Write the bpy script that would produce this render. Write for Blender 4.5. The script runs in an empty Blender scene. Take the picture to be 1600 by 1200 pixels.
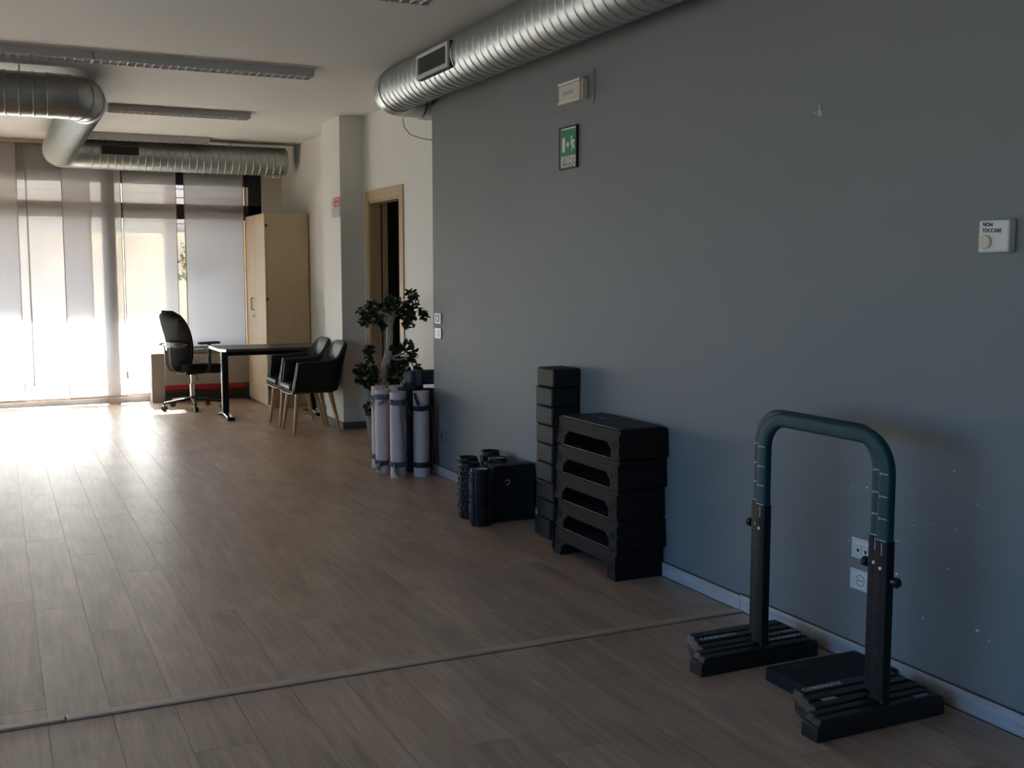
import bpy, bmesh, math, random
from mathutils import Vector, Matrix, Euler
random.seed(7)
SC = bpy.context.scene
COL = SC.collection
PI = math.pi
rad = math.radians

# ------------------------------------------------------------------ camera, light, exposure
cam = bpy.data.cameras.new('camera')
camo = bpy.data.objects.new('camera', cam)
COL.objects.link(camo)
camo.location = (0, 0, 1.45)
camo.rotation_euler = (rad(90 - 5.757), 0, rad(-25.286))
cam.sensor_width = 36
cam.lens = 1706 / 1600 * 36
cam.clip_start = 0.05
SC.camera = camo

SC.view_settings.view_transform = 'Standard'
SC.view_settings.look = 'None'
SC.view_settings.gamma = 1
SC.view_settings.use_curve_mapping = False
SC.view_settings.exposure = 1.45

world = bpy.data.worlds.new('sky')
SC.world = world
world.use_nodes = True
wn = world.node_tree.nodes
wn.clear()
sky = wn.new('ShaderNodeTexSky')
sky.sky_type = 'NISHITA'
sky.sun_disc = False
sky.sun_elevation = rad(38)
sky.sun_rotation = 0.0
sky.ozone_density = 4.0
bg = wn.new('ShaderNodeBackground')
bg.inputs['Strength'].default_value = 0.28
wo = wn.new('ShaderNodeOutputWorld')
tint = wn.new('ShaderNodeVectorMath')
tint.operation = 'MULTIPLY'
tint.inputs[1].default_value = (0.68, 0.97, 1.38)
world.node_tree.links.new(sky.outputs[0], tint.inputs[0])
world.node_tree.links.new(tint.outputs[0], bg.inputs[0])
world.node_tree.links.new(bg.outputs[0], wo.inputs[0])

sl = bpy.data.lights.new('sun', 'SUN')
sl.energy = 44.0
sl.angle = rad(0.6)
sl.color = (1.0, 0.97, 0.92)
so = bpy.data.objects.new('sun', sl)
COL.objects.link(so)
so.location = (0, 20, 15)
so.rotation_euler = Vector((-0.10, -1.0, -0.784)).to_track_quat('-Z', 'Y').to_euler()

def portal(name, loc, rot, sx, sy):
    l = bpy.data.lights.new(name, 'AREA')
    l.shape = 'RECTANGLE'
    l.size = sx
    l.size_y = sy
    l.cycles.is_portal = True
    o = bpy.data.objects.new(name, l)
    COL.objects.link(o)
    o.location = loc
    o.rotation_euler = rot
portal('window_portal', (-0.5, 13.25, 1.3), (rad(-90), 0, 0), 7.0, 2.5)
portal('side_window_portal', (-4.37, 2.3, 1.4), (0, rad(-90), 0), 2.3, 8.0)

cy = SC.cycles
cy.max_bounces = 10
cy.diffuse_bounces = 6
cy.glossy_bounces = 4
cy.transmission_bounces = 6
cy.transparent_max_bounces = 12
cy.caustics_reflective = False
cy.caustics_refractive = False
cy.sample_clamp_indirect = 12
cy.use_denoising = True
try:
    cy.use_guiding = True
except Exception:
    pass

# ------------------------------------------------------------------ materials
def lin(r, g, b):
    f = lambda c: (c / 255 / 12.92) if c / 255 <= .04045 else ((c / 255 + .055) / 1.055) ** 2.4
    return (f(r), f(g), f(b))

def mat(name, col, rough=0.5, metal=0.0, var=0.0, vscale=6.0, bump=0.0, bscale=200.0, stretch=None, spec=None, trans=None):
    m = bpy.data.materials.new(name)
    m.use_nodes = True
    nt = m.node_tree
    b = nt.nodes['Principled BSDF']
    b.inputs['Base Color'].default_value = (*col, 1)
    b.inputs['Roughness'].default_value = rough
    b.inputs['Metallic'].default_value = metal
    if spec is not None:
        b.inputs['Specular IOR Level'].default_value = spec
    tc = nt.nodes.new('ShaderNodeTexCoord')
    mp = nt.nodes.new('ShaderNodeMapping')
    nt.links.new(tc.outputs['Object'], mp.inputs[0])
    if stretch:
        mp.inputs['Scale'].default_value = stretch
    if var > 0:
        n = nt.nodes.new('ShaderNodeTexNoise')
        n.inputs['Scale'].default_value = vscale
        n.inputs['Detail'].default_value = 5
        nt.links.new(mp.outputs[0], n.inputs[0])
        r = nt.nodes.new('ShaderNodeValToRGB')
        r.color_ramp.elements[0].position = 0.3
        r.color_ramp.elements[1].position = 0.7
        r.color_ramp.elements[0].color = (*[c * (1 - var) for c in col], 1)
        r.color_ramp.elements[1].color = (*[min(1, c * (1 + var)) for c in col], 1)
        nt.links.new(n.outputs[0], r.inputs[0])
        nt.links.new(r.outputs[0], b.inputs['Base Color'])
    if bump > 0:
        n2 = nt.nodes.new('ShaderNodeTexNoise')
        n2.inputs['Scale'].default_value = bscale
        n2.inputs['Detail'].default_value = 3
        nt.links.new(mp.outputs[0], n2.inputs[0])
        bp = nt.nodes.new('ShaderNodeBump')
        bp.inputs['Strength'].default_value = bump
        bp.inputs['Distance'].default_value = 0.002
        nt.links.new(n2.outputs[0], bp.inputs['Height'])
        nt.links.new(bp.outputs[0], b.inputs['Normal'])
    return m

M = {}
M['wall_grey'] = mat('grey wall paint', (0.176, 0.189, 0.194), 0.62, 0, 0.03, 1.5, 0.15, 350)
M['wall_white'] = mat('white wall paint', (0.715, 0.72, 0.685), 0.6, 0, 0.02, 1.2, 0.15, 350)
M['ceiling'] = mat('ceiling paint', (0.71, 0.715, 0.68), 0.7, 0, 0.02, 1.0, 0.1, 300)
M['base_light'] = mat('limed wood baseboard', (0.43, 0.42, 0.42), 0.45, 0, 0.16, 9, 0.1, 120, (6, 0.6, 6))
M['base_edge'] = mat('baseboard edge brown', (0.12, 0.075, 0.05), 0.5, 0, 0.1, 8)
M['base_dark'] = mat('dark grey baseboard', (0.10, 0.10, 0.105), 0.5, 0, 0.1, 5)
M['steel'] = mat('galvanised steel', (0.43, 0.455, 0.445), 0.45, 0.95, 0.04, 7)
M['steel_plain'] = mat('galvanised sheet', (0.48, 0.50, 0.495), 0.40, 1.0, 0.10, 5, 0.05, 40)
M['alu'] = mat('grey lacquered aluminium', (0.50, 0.51, 0.51), 0.45, 0.2, 0.04, 9)
M['louver'] = mat('bright louver metal', (0.82, 0.83, 0.83), 0.25, 0.25, 0.03, 20)
M['black_vent'] = mat('black vent', (0.012, 0.012, 0.013), 0.5, 0, 0.1, 30)
M['frame_black'] = mat('black window frame', (0.018, 0.017, 0.018), 0.45, 0, 0.1, 20)
M['post_grey'] = mat('grey facade post', (0.22, 0.22, 0.225), 0.6, 0, 0.05, 5)
M['beech'] = mat('pale beech laminate', (0.60, 0.49, 0.34), 0.42, 0, 0.05, 8, 0.05, 90, (8, 8, 0.7))
M['beech_side'] = mat('beech laminate carcass', (0.52, 0.41, 0.25), 0.45, 0, 0.05, 8, 0.05, 90, (8, 8, 0.7))
M['door_wood'] = mat('light oak door frame', (0.47, 0.34, 0.20), 0.45, 0, 0.08, 7, 0.05, 90, (9, 9, 0.6))
M['door_gasket'] = mat('brown door seal', (0.06, 0.028, 0.02), 0.6, 0, 0.1, 8)
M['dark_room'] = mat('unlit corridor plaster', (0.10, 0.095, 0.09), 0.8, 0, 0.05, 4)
M['chrome'] = mat('brushed chrome', (0.72, 0.72, 0.73), 0.22, 1.0, 0.04, 30)
M['desk_top'] = mat('dark brown desk laminate', (0.050, 0.044, 0.042), 0.38, 0, 0.18, 5, 0.05, 90, (0.8, 9, 9))
M['desk_edge'] = mat('desk edge glint', (0.60, 0.58, 0.55), 0.35, 0.7, 0.05, 20)  # light caught on the desk edge is put into this bright colour
M['black_metal'] = mat('black powder coat', (0.010, 0.010, 0.011), 0.48, 0, 0.1, 30, 0.08, 400, spec=.25)
M['leather'] = mat('black leatherette', (0.007, 0.007, 0.0075), 0.36, 0, 0.12, 20, 0.2, 260, spec=.32)
M['edge_highlight'] = mat('grey chair piping', (0.30, 0.30, 0.29), 0.35, 0, 0.05, 20)  # highlight on the leather edges, put into a pale grey
M['wood_leg'] = mat('honey oak chair leg', (0.46, 0.29, 0.12), 0.42, 0, 0.12, 9, 0.05, 90, (14, 14, 1.5))
M['fabric_dark'] = mat('charcoal seat fabric', (0.016, 0.017, 0.018), 0.9, 0, 0.12, 60, 0.3, 500, spec=.1)
M['plastic_black'] = mat('black plastic', (0.009, 0.0095, 0.011), 0.42, 0, 0.1, 30, 0.1, 300)
M['plastic_grey'] = mat('grey plastic', (0.11, 0.113, 0.118), 0.4, 0, 0.06, 30)
M['step'] = mat('black moulded step plastic', (0.013, 0.0126, 0.0122), 0.62, 0, 0.10, 25, 0.25, 420, spec=.10)
M['step_tread'] = mat('black rubber tread', (0.016, 0.016, 0.017), 0.5, 0, 0.12, 50, 0.9, 130)
M['foam'] = mat('charcoal foam block', (0.015, 0.0155, 0.017), 0.6, 0, 0.12, 40, 0.25, 420, spec=.25)
M['roller'] = mat('black foam roller', (0.010, 0.0105, 0.0125), 0.5, 0, 0.12, 40, 0.15, 300, spec=.3)
M['core_light'] = mat('pale roller core', (0.52, 0.60, 0.58), 0.4, 0, 0.04, 20)
M['core_dark'] = mat('dark roller core', (0.02, 0.02, 0.022), 0.5, 0, 0.1, 20)
M['logo_grey'] = mat('grey print', (0.30, 0.31, 0.31), 0.5, 0, 0.04, 40)
M['logo_dim'] = mat('dim grey print', (0.085, 0.088, 0.09), 0.5, 0, 0.04, 40)
M['print_white'] = mat('white print', (0.70, 0.71, 0.70), 0.5, 0, 0.03, 40)
M['mat_pale'] = mat('dusty pink mat foam', (0.64, 0.535, 0.53), 0.75, 0, 0.04, 20, 0.2, 300)
M['mat_navy'] = mat('dark navy mat foam', (0.020, 0.026, 0.045), 0.75, 0, 0.08, 20, 0.2, 300)
M['bag_navy'] = mat('navy nylon', (0.022, 0.027, 0.05), 0.6, 0, 0.2, 12, 0.5, 40)
M['strap'] = mat('slate webbing', (0.085, 0.10, 0.115), 0.8, 0, 0.12, 60, 0.4, 600)
M['strap_dark'] = mat('dark webbing', (0.022, 0.025, 0.03), 0.8, 0, 0.12, 60, 0.4, 600)
M['pot'] = mat('slate planter', (0.060, 0.066, 0.082), 0.5, 0, 0.08, 10, 0.1, 100)
M['soil'] = mat('potting soil', (0.02, 0.014, 0.01), 0.9, 0, 0.3, 30, 0.8, 60)
M['bark'] = mat('grey ficus bark', (0.44, 0.39, 0.32), 0.75, 0, 0.25, 14, 0.6, 60)
M['leaf'] = mat('ficus leaf', (0.016, 0.034, 0.014), 0.42, 0, 0.45, 3.0)
M['white_plastic'] = mat('white plastic', (0.66, 0.65, 0.60), 0.38, 0, 0.02, 20)
M['cream_plastic'] = mat('yellowed plastic', (0.62, 0.58, 0.45), 0.42, 0, 0.03, 20)
M['diffuser'] = mat('frosted lamp cover', (0.56, 0.53, 0.45), 0.35, 0, 0.04, 14)
M['knob'] = mat('beige dial', (0.62, 0.54, 0.40), 0.4, 0, 0.05, 20)
M['socket_plate'] = mat('pale socket plate', (0.60, 0.61, 0.58), 0.4, 0, 0.02, 20)
M['socket_hole'] = mat('socket recess', (0.16, 0.17, 0.17), 0.5, 0, 0.05, 20)
M['dark_hole'] = mat('dark hole', (0.006, 0.006, 0.007), 0.6, 0, 0.1, 20)
M['ink'] = mat('black ink', (0.02, 0.02, 0.02), 0.6, 0, 0.05, 20)
M['sign_green'] = mat('exit green', (0.012, 0.21, 0.085), 0.4, 0, 0.03, 12)
M['sign_white'] = mat('sign white', (0.70, 0.71, 0.69), 0.4, 0, 0.02, 12)
M['sign_red'] = mat('sign red', (0.52, 0.06, 0.07), 0.45, 0, 0.03, 12)
M['sign_grey'] = mat('sign small print grey', (0.36, 0.37, 0.36), 0.5, 0, 0.06, 30)
M['teal'] = mat('petrol teal coating', (0.012, 0.055, 0.064), 0.5, 0, 0.08, 14, 0.1, 400, spec=.28)
M['tick'] = mat('silver tick marks', (0.42, 0.48, 0.50), 0.4, 0, 0.04, 30)
M['pin'] = mat('zinc pin', (0.75, 0.72, 0.64), 0.35, 0.3, 0.05, 30)
M['beige_panel'] = mat('beige cover panel', (0.36, 0.35, 0.325), 0.5, 0, 0.03, 6)
M['red_strip'] = mat('red strip', (0.38, 0.012, 0.022), 0.45, 0, 0.05, 8)
M['grille_dark'] = mat('dark grille', (0.045, 0.044, 0.043), 0.5, 0, 0.1, 20)
M['concrete'] = mat('low wall plaster', (0.34, 0.335, 0.32), 0.7, 0, 0.05, 4, 0.1, 120)
M['strip_wood'] = mat('threshold strip wood', (0.54, 0.39, 0.28), 0.36, 0, 0.12, 6, 0.05, 80, (1, 8, 8))
M['dark_gap'] = mat('dark joint', (0.03, 0.022, 0.018), 0.7, 0, 0.1, 20)
M['terracotta'] = mat('terracotta awning slab', (0.46, 0.345, 0.30), 0.8, 0, 0.06, 3)
M['pavement'] = mat('pale pavement', (0.36, 0.35, 0.33), 0.85, 0, 0.08, 2, 0.2, 40)
M['asphalt'] = mat('grey asphalt', (0.17, 0.165, 0.155), 0.9, 0, 0.15, 3, 0.3, 60)
M['stone_wall'] = mat('pale stone garden wall', (0.66, 0.58, 0.45), 0.85, 0, 0.22, 2.2, 0.6, 10)
M['cream_siding'] = mat('cream siding', (0.62, 0.57, 0.46), 0.7, 0, 0.04, 3)
M['bush'] = mat('dusty shrub leaf', (0.34, 0.31, 0.18), 0.8, 0, 0.35, 5)
M['orange'] = mat('orange exterior panel', (0.62, 0.30, 0.08), 0.6, 0, 0.05, 5)
M['chip'] = mat('bare plaster fleck', (0.62, 0.64, 0.64), 0.8, 0, 0.05, 40)
M['rail'] = mat('cream curtain rail', (0.42, 0.40, 0.34), 0.4, 0.3, 0.04, 12)
M['hem_shade'] = mat('curtain hem', (0.42, 0.39, 0.40), 0.8, 0, 0.05, 40)  # dark edge shadow put into the colour; the bottom bar shares it

def mat_glass():
    m = bpy.data.materials.new('window glass')
    m.use_nodes = True
    nt = m.node_tree
    nt.nodes.clear()
    o = nt.nodes.new('ShaderNodeOutputMaterial')
    t = nt.nodes.new('ShaderNodeBsdfTransparent')
    t.inputs[0].default_value = (0.93, 0.95, 0.94, 1)
    g = nt.nodes.new('ShaderNodeBsdfGlossy')
    g.inputs['Roughness'].default_value = 0.02
    fr = nt.nodes.new('ShaderNodeFresnel')
    fr.inputs[0].default_value = 1.45
    mx = nt.nodes.new('ShaderNodeMixShader')
    for a, b in ((fr.outputs[0], mx.inputs[0]), (t.outputs[0], mx.inputs[1]), (g.outputs[0], mx.inputs[2]), (mx.outputs[0], o.inputs[0])):
        nt.links.new(a, b)
    return m
M['glass'] = mat_glass()

def mat_curtain(name, col, transp):
    m = bpy.data.materials.new(name)
    m.use_nodes = True
    nt = m.node_tree
    nt.nodes.clear()
    o = nt.nodes.new('ShaderNodeOutputMaterial')
    t = nt.nodes.new('ShaderNodeBsdfTransparent')
    d = nt.nodes.new('ShaderNodeBsdfDiffuse')
    l = nt.nodes.new('ShaderNodeBsdfTranslucent')
    n = nt.nodes.new('ShaderNodeTexNoise')
    tc = nt.nodes.new('ShaderNodeTexCoord')
    mp = nt.nodes.new('ShaderNodeMapping')
    mp.inputs['Scale'].default_value = (3, 1, 60)
    n.inputs['Scale'].default_value = 5
    r = nt.nodes.new('ShaderNodeValToRGB')
    r.color_ramp.elements[0].color = (*[c * .95 for c in col], 1)
    r.color_ramp.elements[1].color = (*[min(1, c * 1.05) for c in col], 1)
    m1 = nt.nodes.new('ShaderNodeMixShader')
    m1.inputs[0].default_value = 0.58
    m2 = nt.nodes.new('ShaderNodeMixShader')
    m2.inputs[0].default_value = transp
    L = nt.links.new
    L(tc.outputs['Object'], mp.inputs[0]); L(mp.outputs[0], n.inputs[0]); L(n.outputs[0], r.inputs[0])
    L(r.outputs[0], d.inputs[0]); L(r.outputs[0], l.inputs[0])
    L(d.outputs[0], m1.inputs[1]); L(l.outputs[0], m1.inputs[2])
    L(m1.outputs[0], m2.inputs[1]); L(t.outputs[0], m2.inputs[2]); L(m2.outputs[0], o.inputs[0])
    return m
M['curtain'] = mat_curtain('sheer panel cloth', (0.83, 0.83, 0.835), 0.16)

def mat_mesh_fabric():
    m = mat('black mesh fabric', (0.012, 0.013, 0.015), 0.9, 0, 0.1, 60, spec=.08)
    nt = m.node_tree
    b = nt.nodes['Principled BSDF']
    o = [n for n in nt.nodes if n.type == 'OUTPUT_MATERIAL'][0]
    t = nt.nodes.new('ShaderNodeBsdfTransparent')
    mx = nt.nodes.new('ShaderNodeMixShader')
    mx.inputs[0].default_value = 0.05
    nt.links.new(b.outputs[0], mx.inputs[1]); nt.links.new(t.outputs[0], mx.inputs[2]); nt.links.new(mx.outputs[0], o.inputs[0])
    return m
M['mesh_fabric'] = mat_mesh_fabric()

def mat_floor():
    m = bpy.data.materials.new('grey oak laminate')
    m.use_nodes = True
    nt = m.node_tree
    L = nt.links.new
    N = nt.nodes.new
    b = nt.nodes['Principled BSDF']
    tc = N('ShaderNodeTexCoord'); oi = N('ShaderNodeObjectInfo')
    off = N('ShaderNodeVectorMath'); off.operation = 'MULTIPLY_ADD'
    cmb = N('ShaderNodeCombineXYZ')
    L(oi.outputs['Random'], cmb.inputs[0]); L(oi.outputs['Random'], cmb.inputs[1]); L(oi.outputs['Random'], cmb.inputs[2])
    off.inputs[1].default_value = (37, 91, 53)
    L(cmb.outputs[0], off.inputs[0]); L(tc.outputs['Object'], off.inputs[2])
    m1 = N('ShaderNodeMapping'); m1.inputs['Scale'].default_value = (20, 1.3, 1)
    L(off.outputs[0], m1.inputs[0])
    g = N('ShaderNodeTexNoise'); g.inputs['Scale'].default_value = 2.2; g.inputs['Detail'].default_value = 7; g.inputs['Roughness'].default_value = .62; g.inputs['Distortion'].default_value = .6
    L(m1.outputs[0], g.inputs[0])
    # cathedral figure
    m2 = N('ShaderNodeMapping'); m2.inputs['Scale'].default_value = (7, .75, 1)
    L(off.outputs[0], m2.inputs[0])
    w = N('ShaderNodeTexNoise'); w.inputs['Scale'].default_value = 1.5; w.inputs['Detail'].default_value = 2; w.inputs['Distortion'].default_value = 1.2
    L(m2.outputs[0], w.inputs[0])
    mul = N('ShaderNodeMath'); mul.operation = 'MULTIPLY'; mul.inputs[1].default_value = 16
    L(w.outputs[0], mul.inputs[0])
    sn = N('ShaderNodeMath'); sn.operation = 'SINE'
    L(mul.outputs[0], sn.inputs[0])
    # knots / blotches
    m3 = N('ShaderNodeMapping'); m3.inputs['Scale'].default_value = (5, 1.5, 1)
    L(off.outputs[0], m3.inputs[0])
    k = N('ShaderNodeTexNoise'); k.inputs['Scale'].default_value = 1.6; k.inputs['Detail'].default_value = 3
    L(m3.outputs[0], k.inputs[0])
    kr = N('ShaderNodeMapRange'); kr.inputs['From Min'].default_value = .35; kr.inputs['From Max'].default_value = .7; kr.inputs['To Min'].default_value = 1.12; kr.inputs['To Max'].default_value = .80
    L(k.outputs[0], kr.inputs['Value'])
    ramp = N('ShaderNodeValToRGB')
    e = ramp.color_ramp.elements
    e[0].position = .30; e[0].color = (0.345, 0.232, 0.157, 1)
    e[1].position = .72; e[1].color = (0.54, 0.385, 0.272, 1)
    add = N('ShaderNodeMath'); add.operation = 'MULTIPLY_ADD'; add.inputs[1].default_value = .045
    L(sn.outputs[0], add.inputs[0]); L(g.outputs[0], add.inputs[2])
    L(add.outputs[0], ramp.inputs[0])
    rv = N('ShaderNodeMapRange'); rv.inputs['To Min'].default_value = .90; rv.inputs['To Max'].default_value = 1.10
    L(oi.outputs['Random'], rv.inputs['Value'])
    mm = N('ShaderNodeMath'); mm.operation = 'MULTIPLY'
    L(rv.outputs[0], mm.inputs[0]); L(kr.outputs[0], mm.inputs[1])
    sc = N('ShaderNodeVectorMath'); sc.operation = 'SCALE'
    L(ramp.outputs[0], sc.inputs[0]); L(mm.outputs[0], sc.inputs['Scale'])
    L(sc.outputs[0], b.inputs['Base Color'])
    b.inputs['Roughness'].default_value = 0.36
    b.inputs['Specular IOR Level'].default_value = 0.85
    bp = N('ShaderNodeBump'); bp.inputs['Strength'].default_value = .03; bp.inputs['Distance'].default_value = .001
    L(g.outputs[0], bp.inputs['Height']); L(bp.outputs[0], b.inputs['Normal'])
    return m
M['floor'] = mat_floor()

# ------------------------------------------------------------------ helpers
def box(bm, x0, x1, y0, y1, z0, z1, mtx=None):
    v = [bm.verts.new(p) for p in ((x0, y0, z0), (x1, y0, z0), (x1, y1, z0), (x0, y1, z0), (x0, y0, z1), (x1, y0, z1), (x1, y1, z1), (x0, y1, z1))]
    if mtx:
        for q in v: q.co = mtx @ q.co
    for f in ((3, 2, 1, 0), (4, 5, 6, 7), (0, 1, 5, 4), (1, 2, 6, 5), (2, 3, 7, 6), (3, 0, 4, 7)):
        bm.faces.new([v[i] for i in f])
    return v

def prism(bm, poly, fn, a, b):
    """polygon points (u,v) mapped with fn(u,v,w) for w=a and w=b"""
    A = [bm.verts.new(fn(u, v, a)) for u, v in poly]
    B = [bm.verts.new(fn(u, v, b)) for u, v in poly]
    n = len(poly)
    for i in range(n):
        bm.faces.new((A[i], A[(i + 1) % n], B[(i + 1) % n], B[i]))
    bm.faces.new(A[::-1]); bm.faces.new(B)

def lathe(bm, prof, seg=24, mtx=None, cap=True):
    rings = []
    for r, z in prof:
        rings.append([bm.verts.new((r * math.cos(2 * PI * i / seg), r * math.sin(2 * PI * i / seg), z)) for i in range(seg)])
    if mtx:
        for rg in rings:
            for q in rg: q.co = mtx @ q.co
    for a, b in zip(rings, rings[1:]):
        for i in range(seg):
            bm.faces.new((a[i], a[(i + 1) % seg], b[(i + 1) % seg], b[i]))
    if cap:
        bm.faces.new(rings[0][::-1]); bm.faces.new(rings[-1])
    return rings

def sweep(bm, pts, prof, closed=False, up=(0, 0, 1), cap=True, scale=None):
    """prof: closed list of (a,b); a along side vector, b along 'up-ish' vector"""
    P = [Vector(p) for p in pts]
    n = len(P)
    rings = []
    nrm = None
    for i in range(n):
        if closed:
            t = (P[(i + 1) % n] - P[i - 1]).normalized()
        else:
            t = (P[min(i + 1, n - 1)] - P[max(i - 1, 0)]).normalized()
        if nrm is None:
            u = Vector(up)
            nrm = (u - t * u.dot(t))
            if nrm.length < 1e-4:
                u = Vector((1, 0, 0)); nrm = u - t * u.dot(t)
            nrm.normalize()
        else:
            nrm = (nrm - t * nrm.dot(t)).normalized()
        side = t.cross(nrm)
        s = scale[i] if scale else 1
        rings.append([bm.verts.new(P[i] + side * a * s + nrm * b * s) for a, b in prof])
    k = len(prof)
    pr = list(zip(rings, rings[1:])) + ([(rings[-1], rings[0])] if closed else [])
    for A, B in pr:
        for i in range(k):
            bm.faces.new((A[i], A[(i + 1) % k], B[(i + 1) % k], B[i]))
    if cap and not closed:
        bm.faces.new(rings[0][::-1]); bm.faces.new(rings[-1])

def circ(r, n=12, ry=None):
    ry = ry or r
    return [(r * math.cos(2 * PI * i / n), ry * math.sin(2 * PI * i / n)) for i in range(n)]

def rrect(w, h, r, n=3):
    out = []
    for cx, cy_, a0 in ((w / 2 - r, h / 2 - r, 0), (-w / 2 + r, h / 2 - r, 90), (-w / 2 + r, -h / 2 + r, 180), (w / 2 - r, -h / 2 + r, 270)):
        for i in range(n + 1):
            a = rad(a0 + 90 * i / n)
            out.append((cx + r * math.cos(a), cy_ + r * math.sin(a)))
    return out

def tube(bm, pts, r, n=10, **k):
    sweep(bm, pts, circ(r, n), **k)

def arc(c, r, a0, a1, n, fn):
    return [fn(c[0] + r * math.cos(rad(a0 + (a1 - a0) * i / n)), c[1] + r * math.sin(rad(a0 + (a1 - a0) * i / n))) for i in range(n + 1)]

def obj(name, bm, m, parent=None, smooth=None, bevel=0, loc=None, seg=2):
    me = bpy.data.meshes.new(name)
    bmesh.ops.recalc_face_normals(bm, faces=bm.faces[:])
    bm.to_mesh(me); bm.free()
    if isinstance(m, (list, tuple)):
        for x in m: me.materials.append(M[x])
    else:
        me.materials.append(M[m])
    o = bpy.data.objects.new(name, me)
    COL.objects.link(o)
    if parent: o.parent = parent
    if loc: o.location = loc
    if smooth is not None:
        for p in me.polygons: p.use_smooth = True
        me.set_sharp_from_angle(angle=rad(smooth))
    if bevel:
        b = o.modifiers.new('edge', 'BEVEL')
        b.width = bevel; b.segments = seg; b.limit_method = 'ANGLE'; b.angle_limit = rad(40)
        for p in me.polygons: p.use_smooth = True
        me.set_sharp_from_angle(angle=rad(35))
        b.harden_normals = False
    return o

def B(*boxes):
    bm = bmesh.new()
    for b in boxes: box(bm, *b)
    return bm

def tag(o, label, cat, group=None):
    o['label'] = label; o['category'] = cat
    if group: o['group'] = group
    return o

def thing(name, label, cat, loc=(0, 0, 0), rz=0, group=None):
    o = bpy.data.objects.new(name, None)
    o.empty_display_size = .1
    COL.objects.link(o)
    o.location = loc; o.rotation_euler = (0, 0, rz)
    return tag(o, label, cat, group)

def struct(name, bm=None, m=None, parent=None, label=None, loc=None, **k):
    if bm is None:
        o = bpy.data.objects.new(name, None); COL.objects.link(o)
        if parent: o.parent = parent
        if loc: o.location = loc
    else:
        o = obj(name, bm, m, parent, loc=loc, **k)
    if not parent: o['kind'] = 'structure'
    if label: o['label'] = label
    return o

def dup(root, loc, rz=None, label=None):
    r = root.copy(); COL.objects.link(r)
    r.location = loc
    if rz is not None: r.rotation_euler = (0, 0, rz)
    if label: r['label'] = label
    for ch in list(root.children):
        c = ch.copy(); COL.objects.link(c); c.parent = r
        for g in list(ch.children):
            d = g.copy(); COL.objects.link(d); d.parent = c
    return r

def text(name, s, size, m, parent, loc, rot, align='CENTER', sx=1.0, ext=.0004, bold=0.0):
    c = bpy.data.curves.new(name, 'FONT')
    c.body = s; c.size = size; c.align_x = align; c.align_y = 'CENTER'
    c.extrude = ext; c.offset = bold
    c.resolution_u = 3
    c.materials.append(M[m])
    o = bpy.data.objects.new(name, c); COL.objects.link(o)
    o.parent = parent; o.location = loc; o.rotation_euler = rot; o.scale = (sx, 1, 1)
    return o

# facing -X wall text: reads along -Y (viewer looks +X, his right hand is -Y)
ROT_WALL = (rad(90), 0, rad(-90))

# ------------------------------------------------------------------ setting
CE = 2.885
XW = 2.87      # grey wall plane
XR = 3.13      # white wall plane
YW = 13.0      # window wall plane
XL, YB = -4.2, -3.0

floor = struct('floor', B((XL - .2, XR + 1.6, YB - .2, YW + .2, -.12, -.006)), 'floor')
struct('ceiling', B((XL - .2, XR + 1.6, YB - .2, YW + .2, CE, CE + .2)), 'ceiling')
wg = struct('wall_right', B((XW, XR + .0, YB, 7.41, -.006, CE)), 'wall_grey')
wr = struct('wall_right_white', B(
    (XR, XR + .12, 7.20, 8.83, -.006, CE), (XR, XR + .12, 9.68, YW + .2, -.006, CE), (XR, XR + .12, 8.83, 9.68, 2.11, CE)), 'wall_white')
struct('wall_column', B((2.905, XR, 9.84, 10.42, -.006, CE)), 'wall_white')
struct('wall_back', B((XL, XW, YB - .2, YB, -.006, CE)), 'wall_white')
# side wall with tall glazing out of the picture
struct('wall_left', B((XL - .15, XL, YB, -1.6, -.006, CE), (XL - .15, XL, 6.2, YW, -.006, CE), (XL - .15, XL, -1.6, 6.2, 2.55, CE), (XL - .15, XL, -1.6, 6.2, -.006, .25)), 'wall_white')
# window wall: pier beside the glazing, low wall, lintel
struct('wall_window', B((2.89, XR, YW, YW + .2, -.006, CE), (XL, -3.7, YW, YW + .2, -.006, CE)), 'wall_white')
lw = struct('wall_low', B((1.56, 2.89, 12.80, YW + .15, -.006, .555)), 'concrete', bevel=.004)
# corridor behind the door opening
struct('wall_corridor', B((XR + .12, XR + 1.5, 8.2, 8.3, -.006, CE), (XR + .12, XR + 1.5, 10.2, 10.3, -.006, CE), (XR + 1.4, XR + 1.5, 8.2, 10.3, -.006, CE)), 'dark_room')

# floor planks
PW, PL = .1968, 1.34
def plank(x0, x1, y0, y1):
    bm = bmesh.new()
    hx, hy, c = (x1 - x0) / 2 - .0008, (y1 - y0) / 2 - .0008, .0002
    lo = [bm.verts.new((sx * hx, sy * hy, -.0045)) for sx, sy in ((-1, -1), (1, -1), (1, 1), (-1, 1))]
    mi = [bm.verts.new((sx * hx, sy * hy, -.0002)) for sx, sy in ((-1, -1), (1, -1), (1, 1), (-1, 1))]
    tp = [bm.verts.new((sx * (hx - c), sy * (hy - c), 0)) for sx, sy in ((-1, -1), (1, -1), (1, 1), (-1, 1))]
    for A, Bq in ((lo, mi), (mi, tp)):
        for i in range(4): bm.faces.new((A[i], A[(i + 1) % 4], Bq[(i + 1) % 4], Bq[i]))
    bm.faces.new(tp)
    obj('plank', bm, 'floor', floor, loc=((x0 + x1) / 2, (y0 + y1) / 2, 0))
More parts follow.
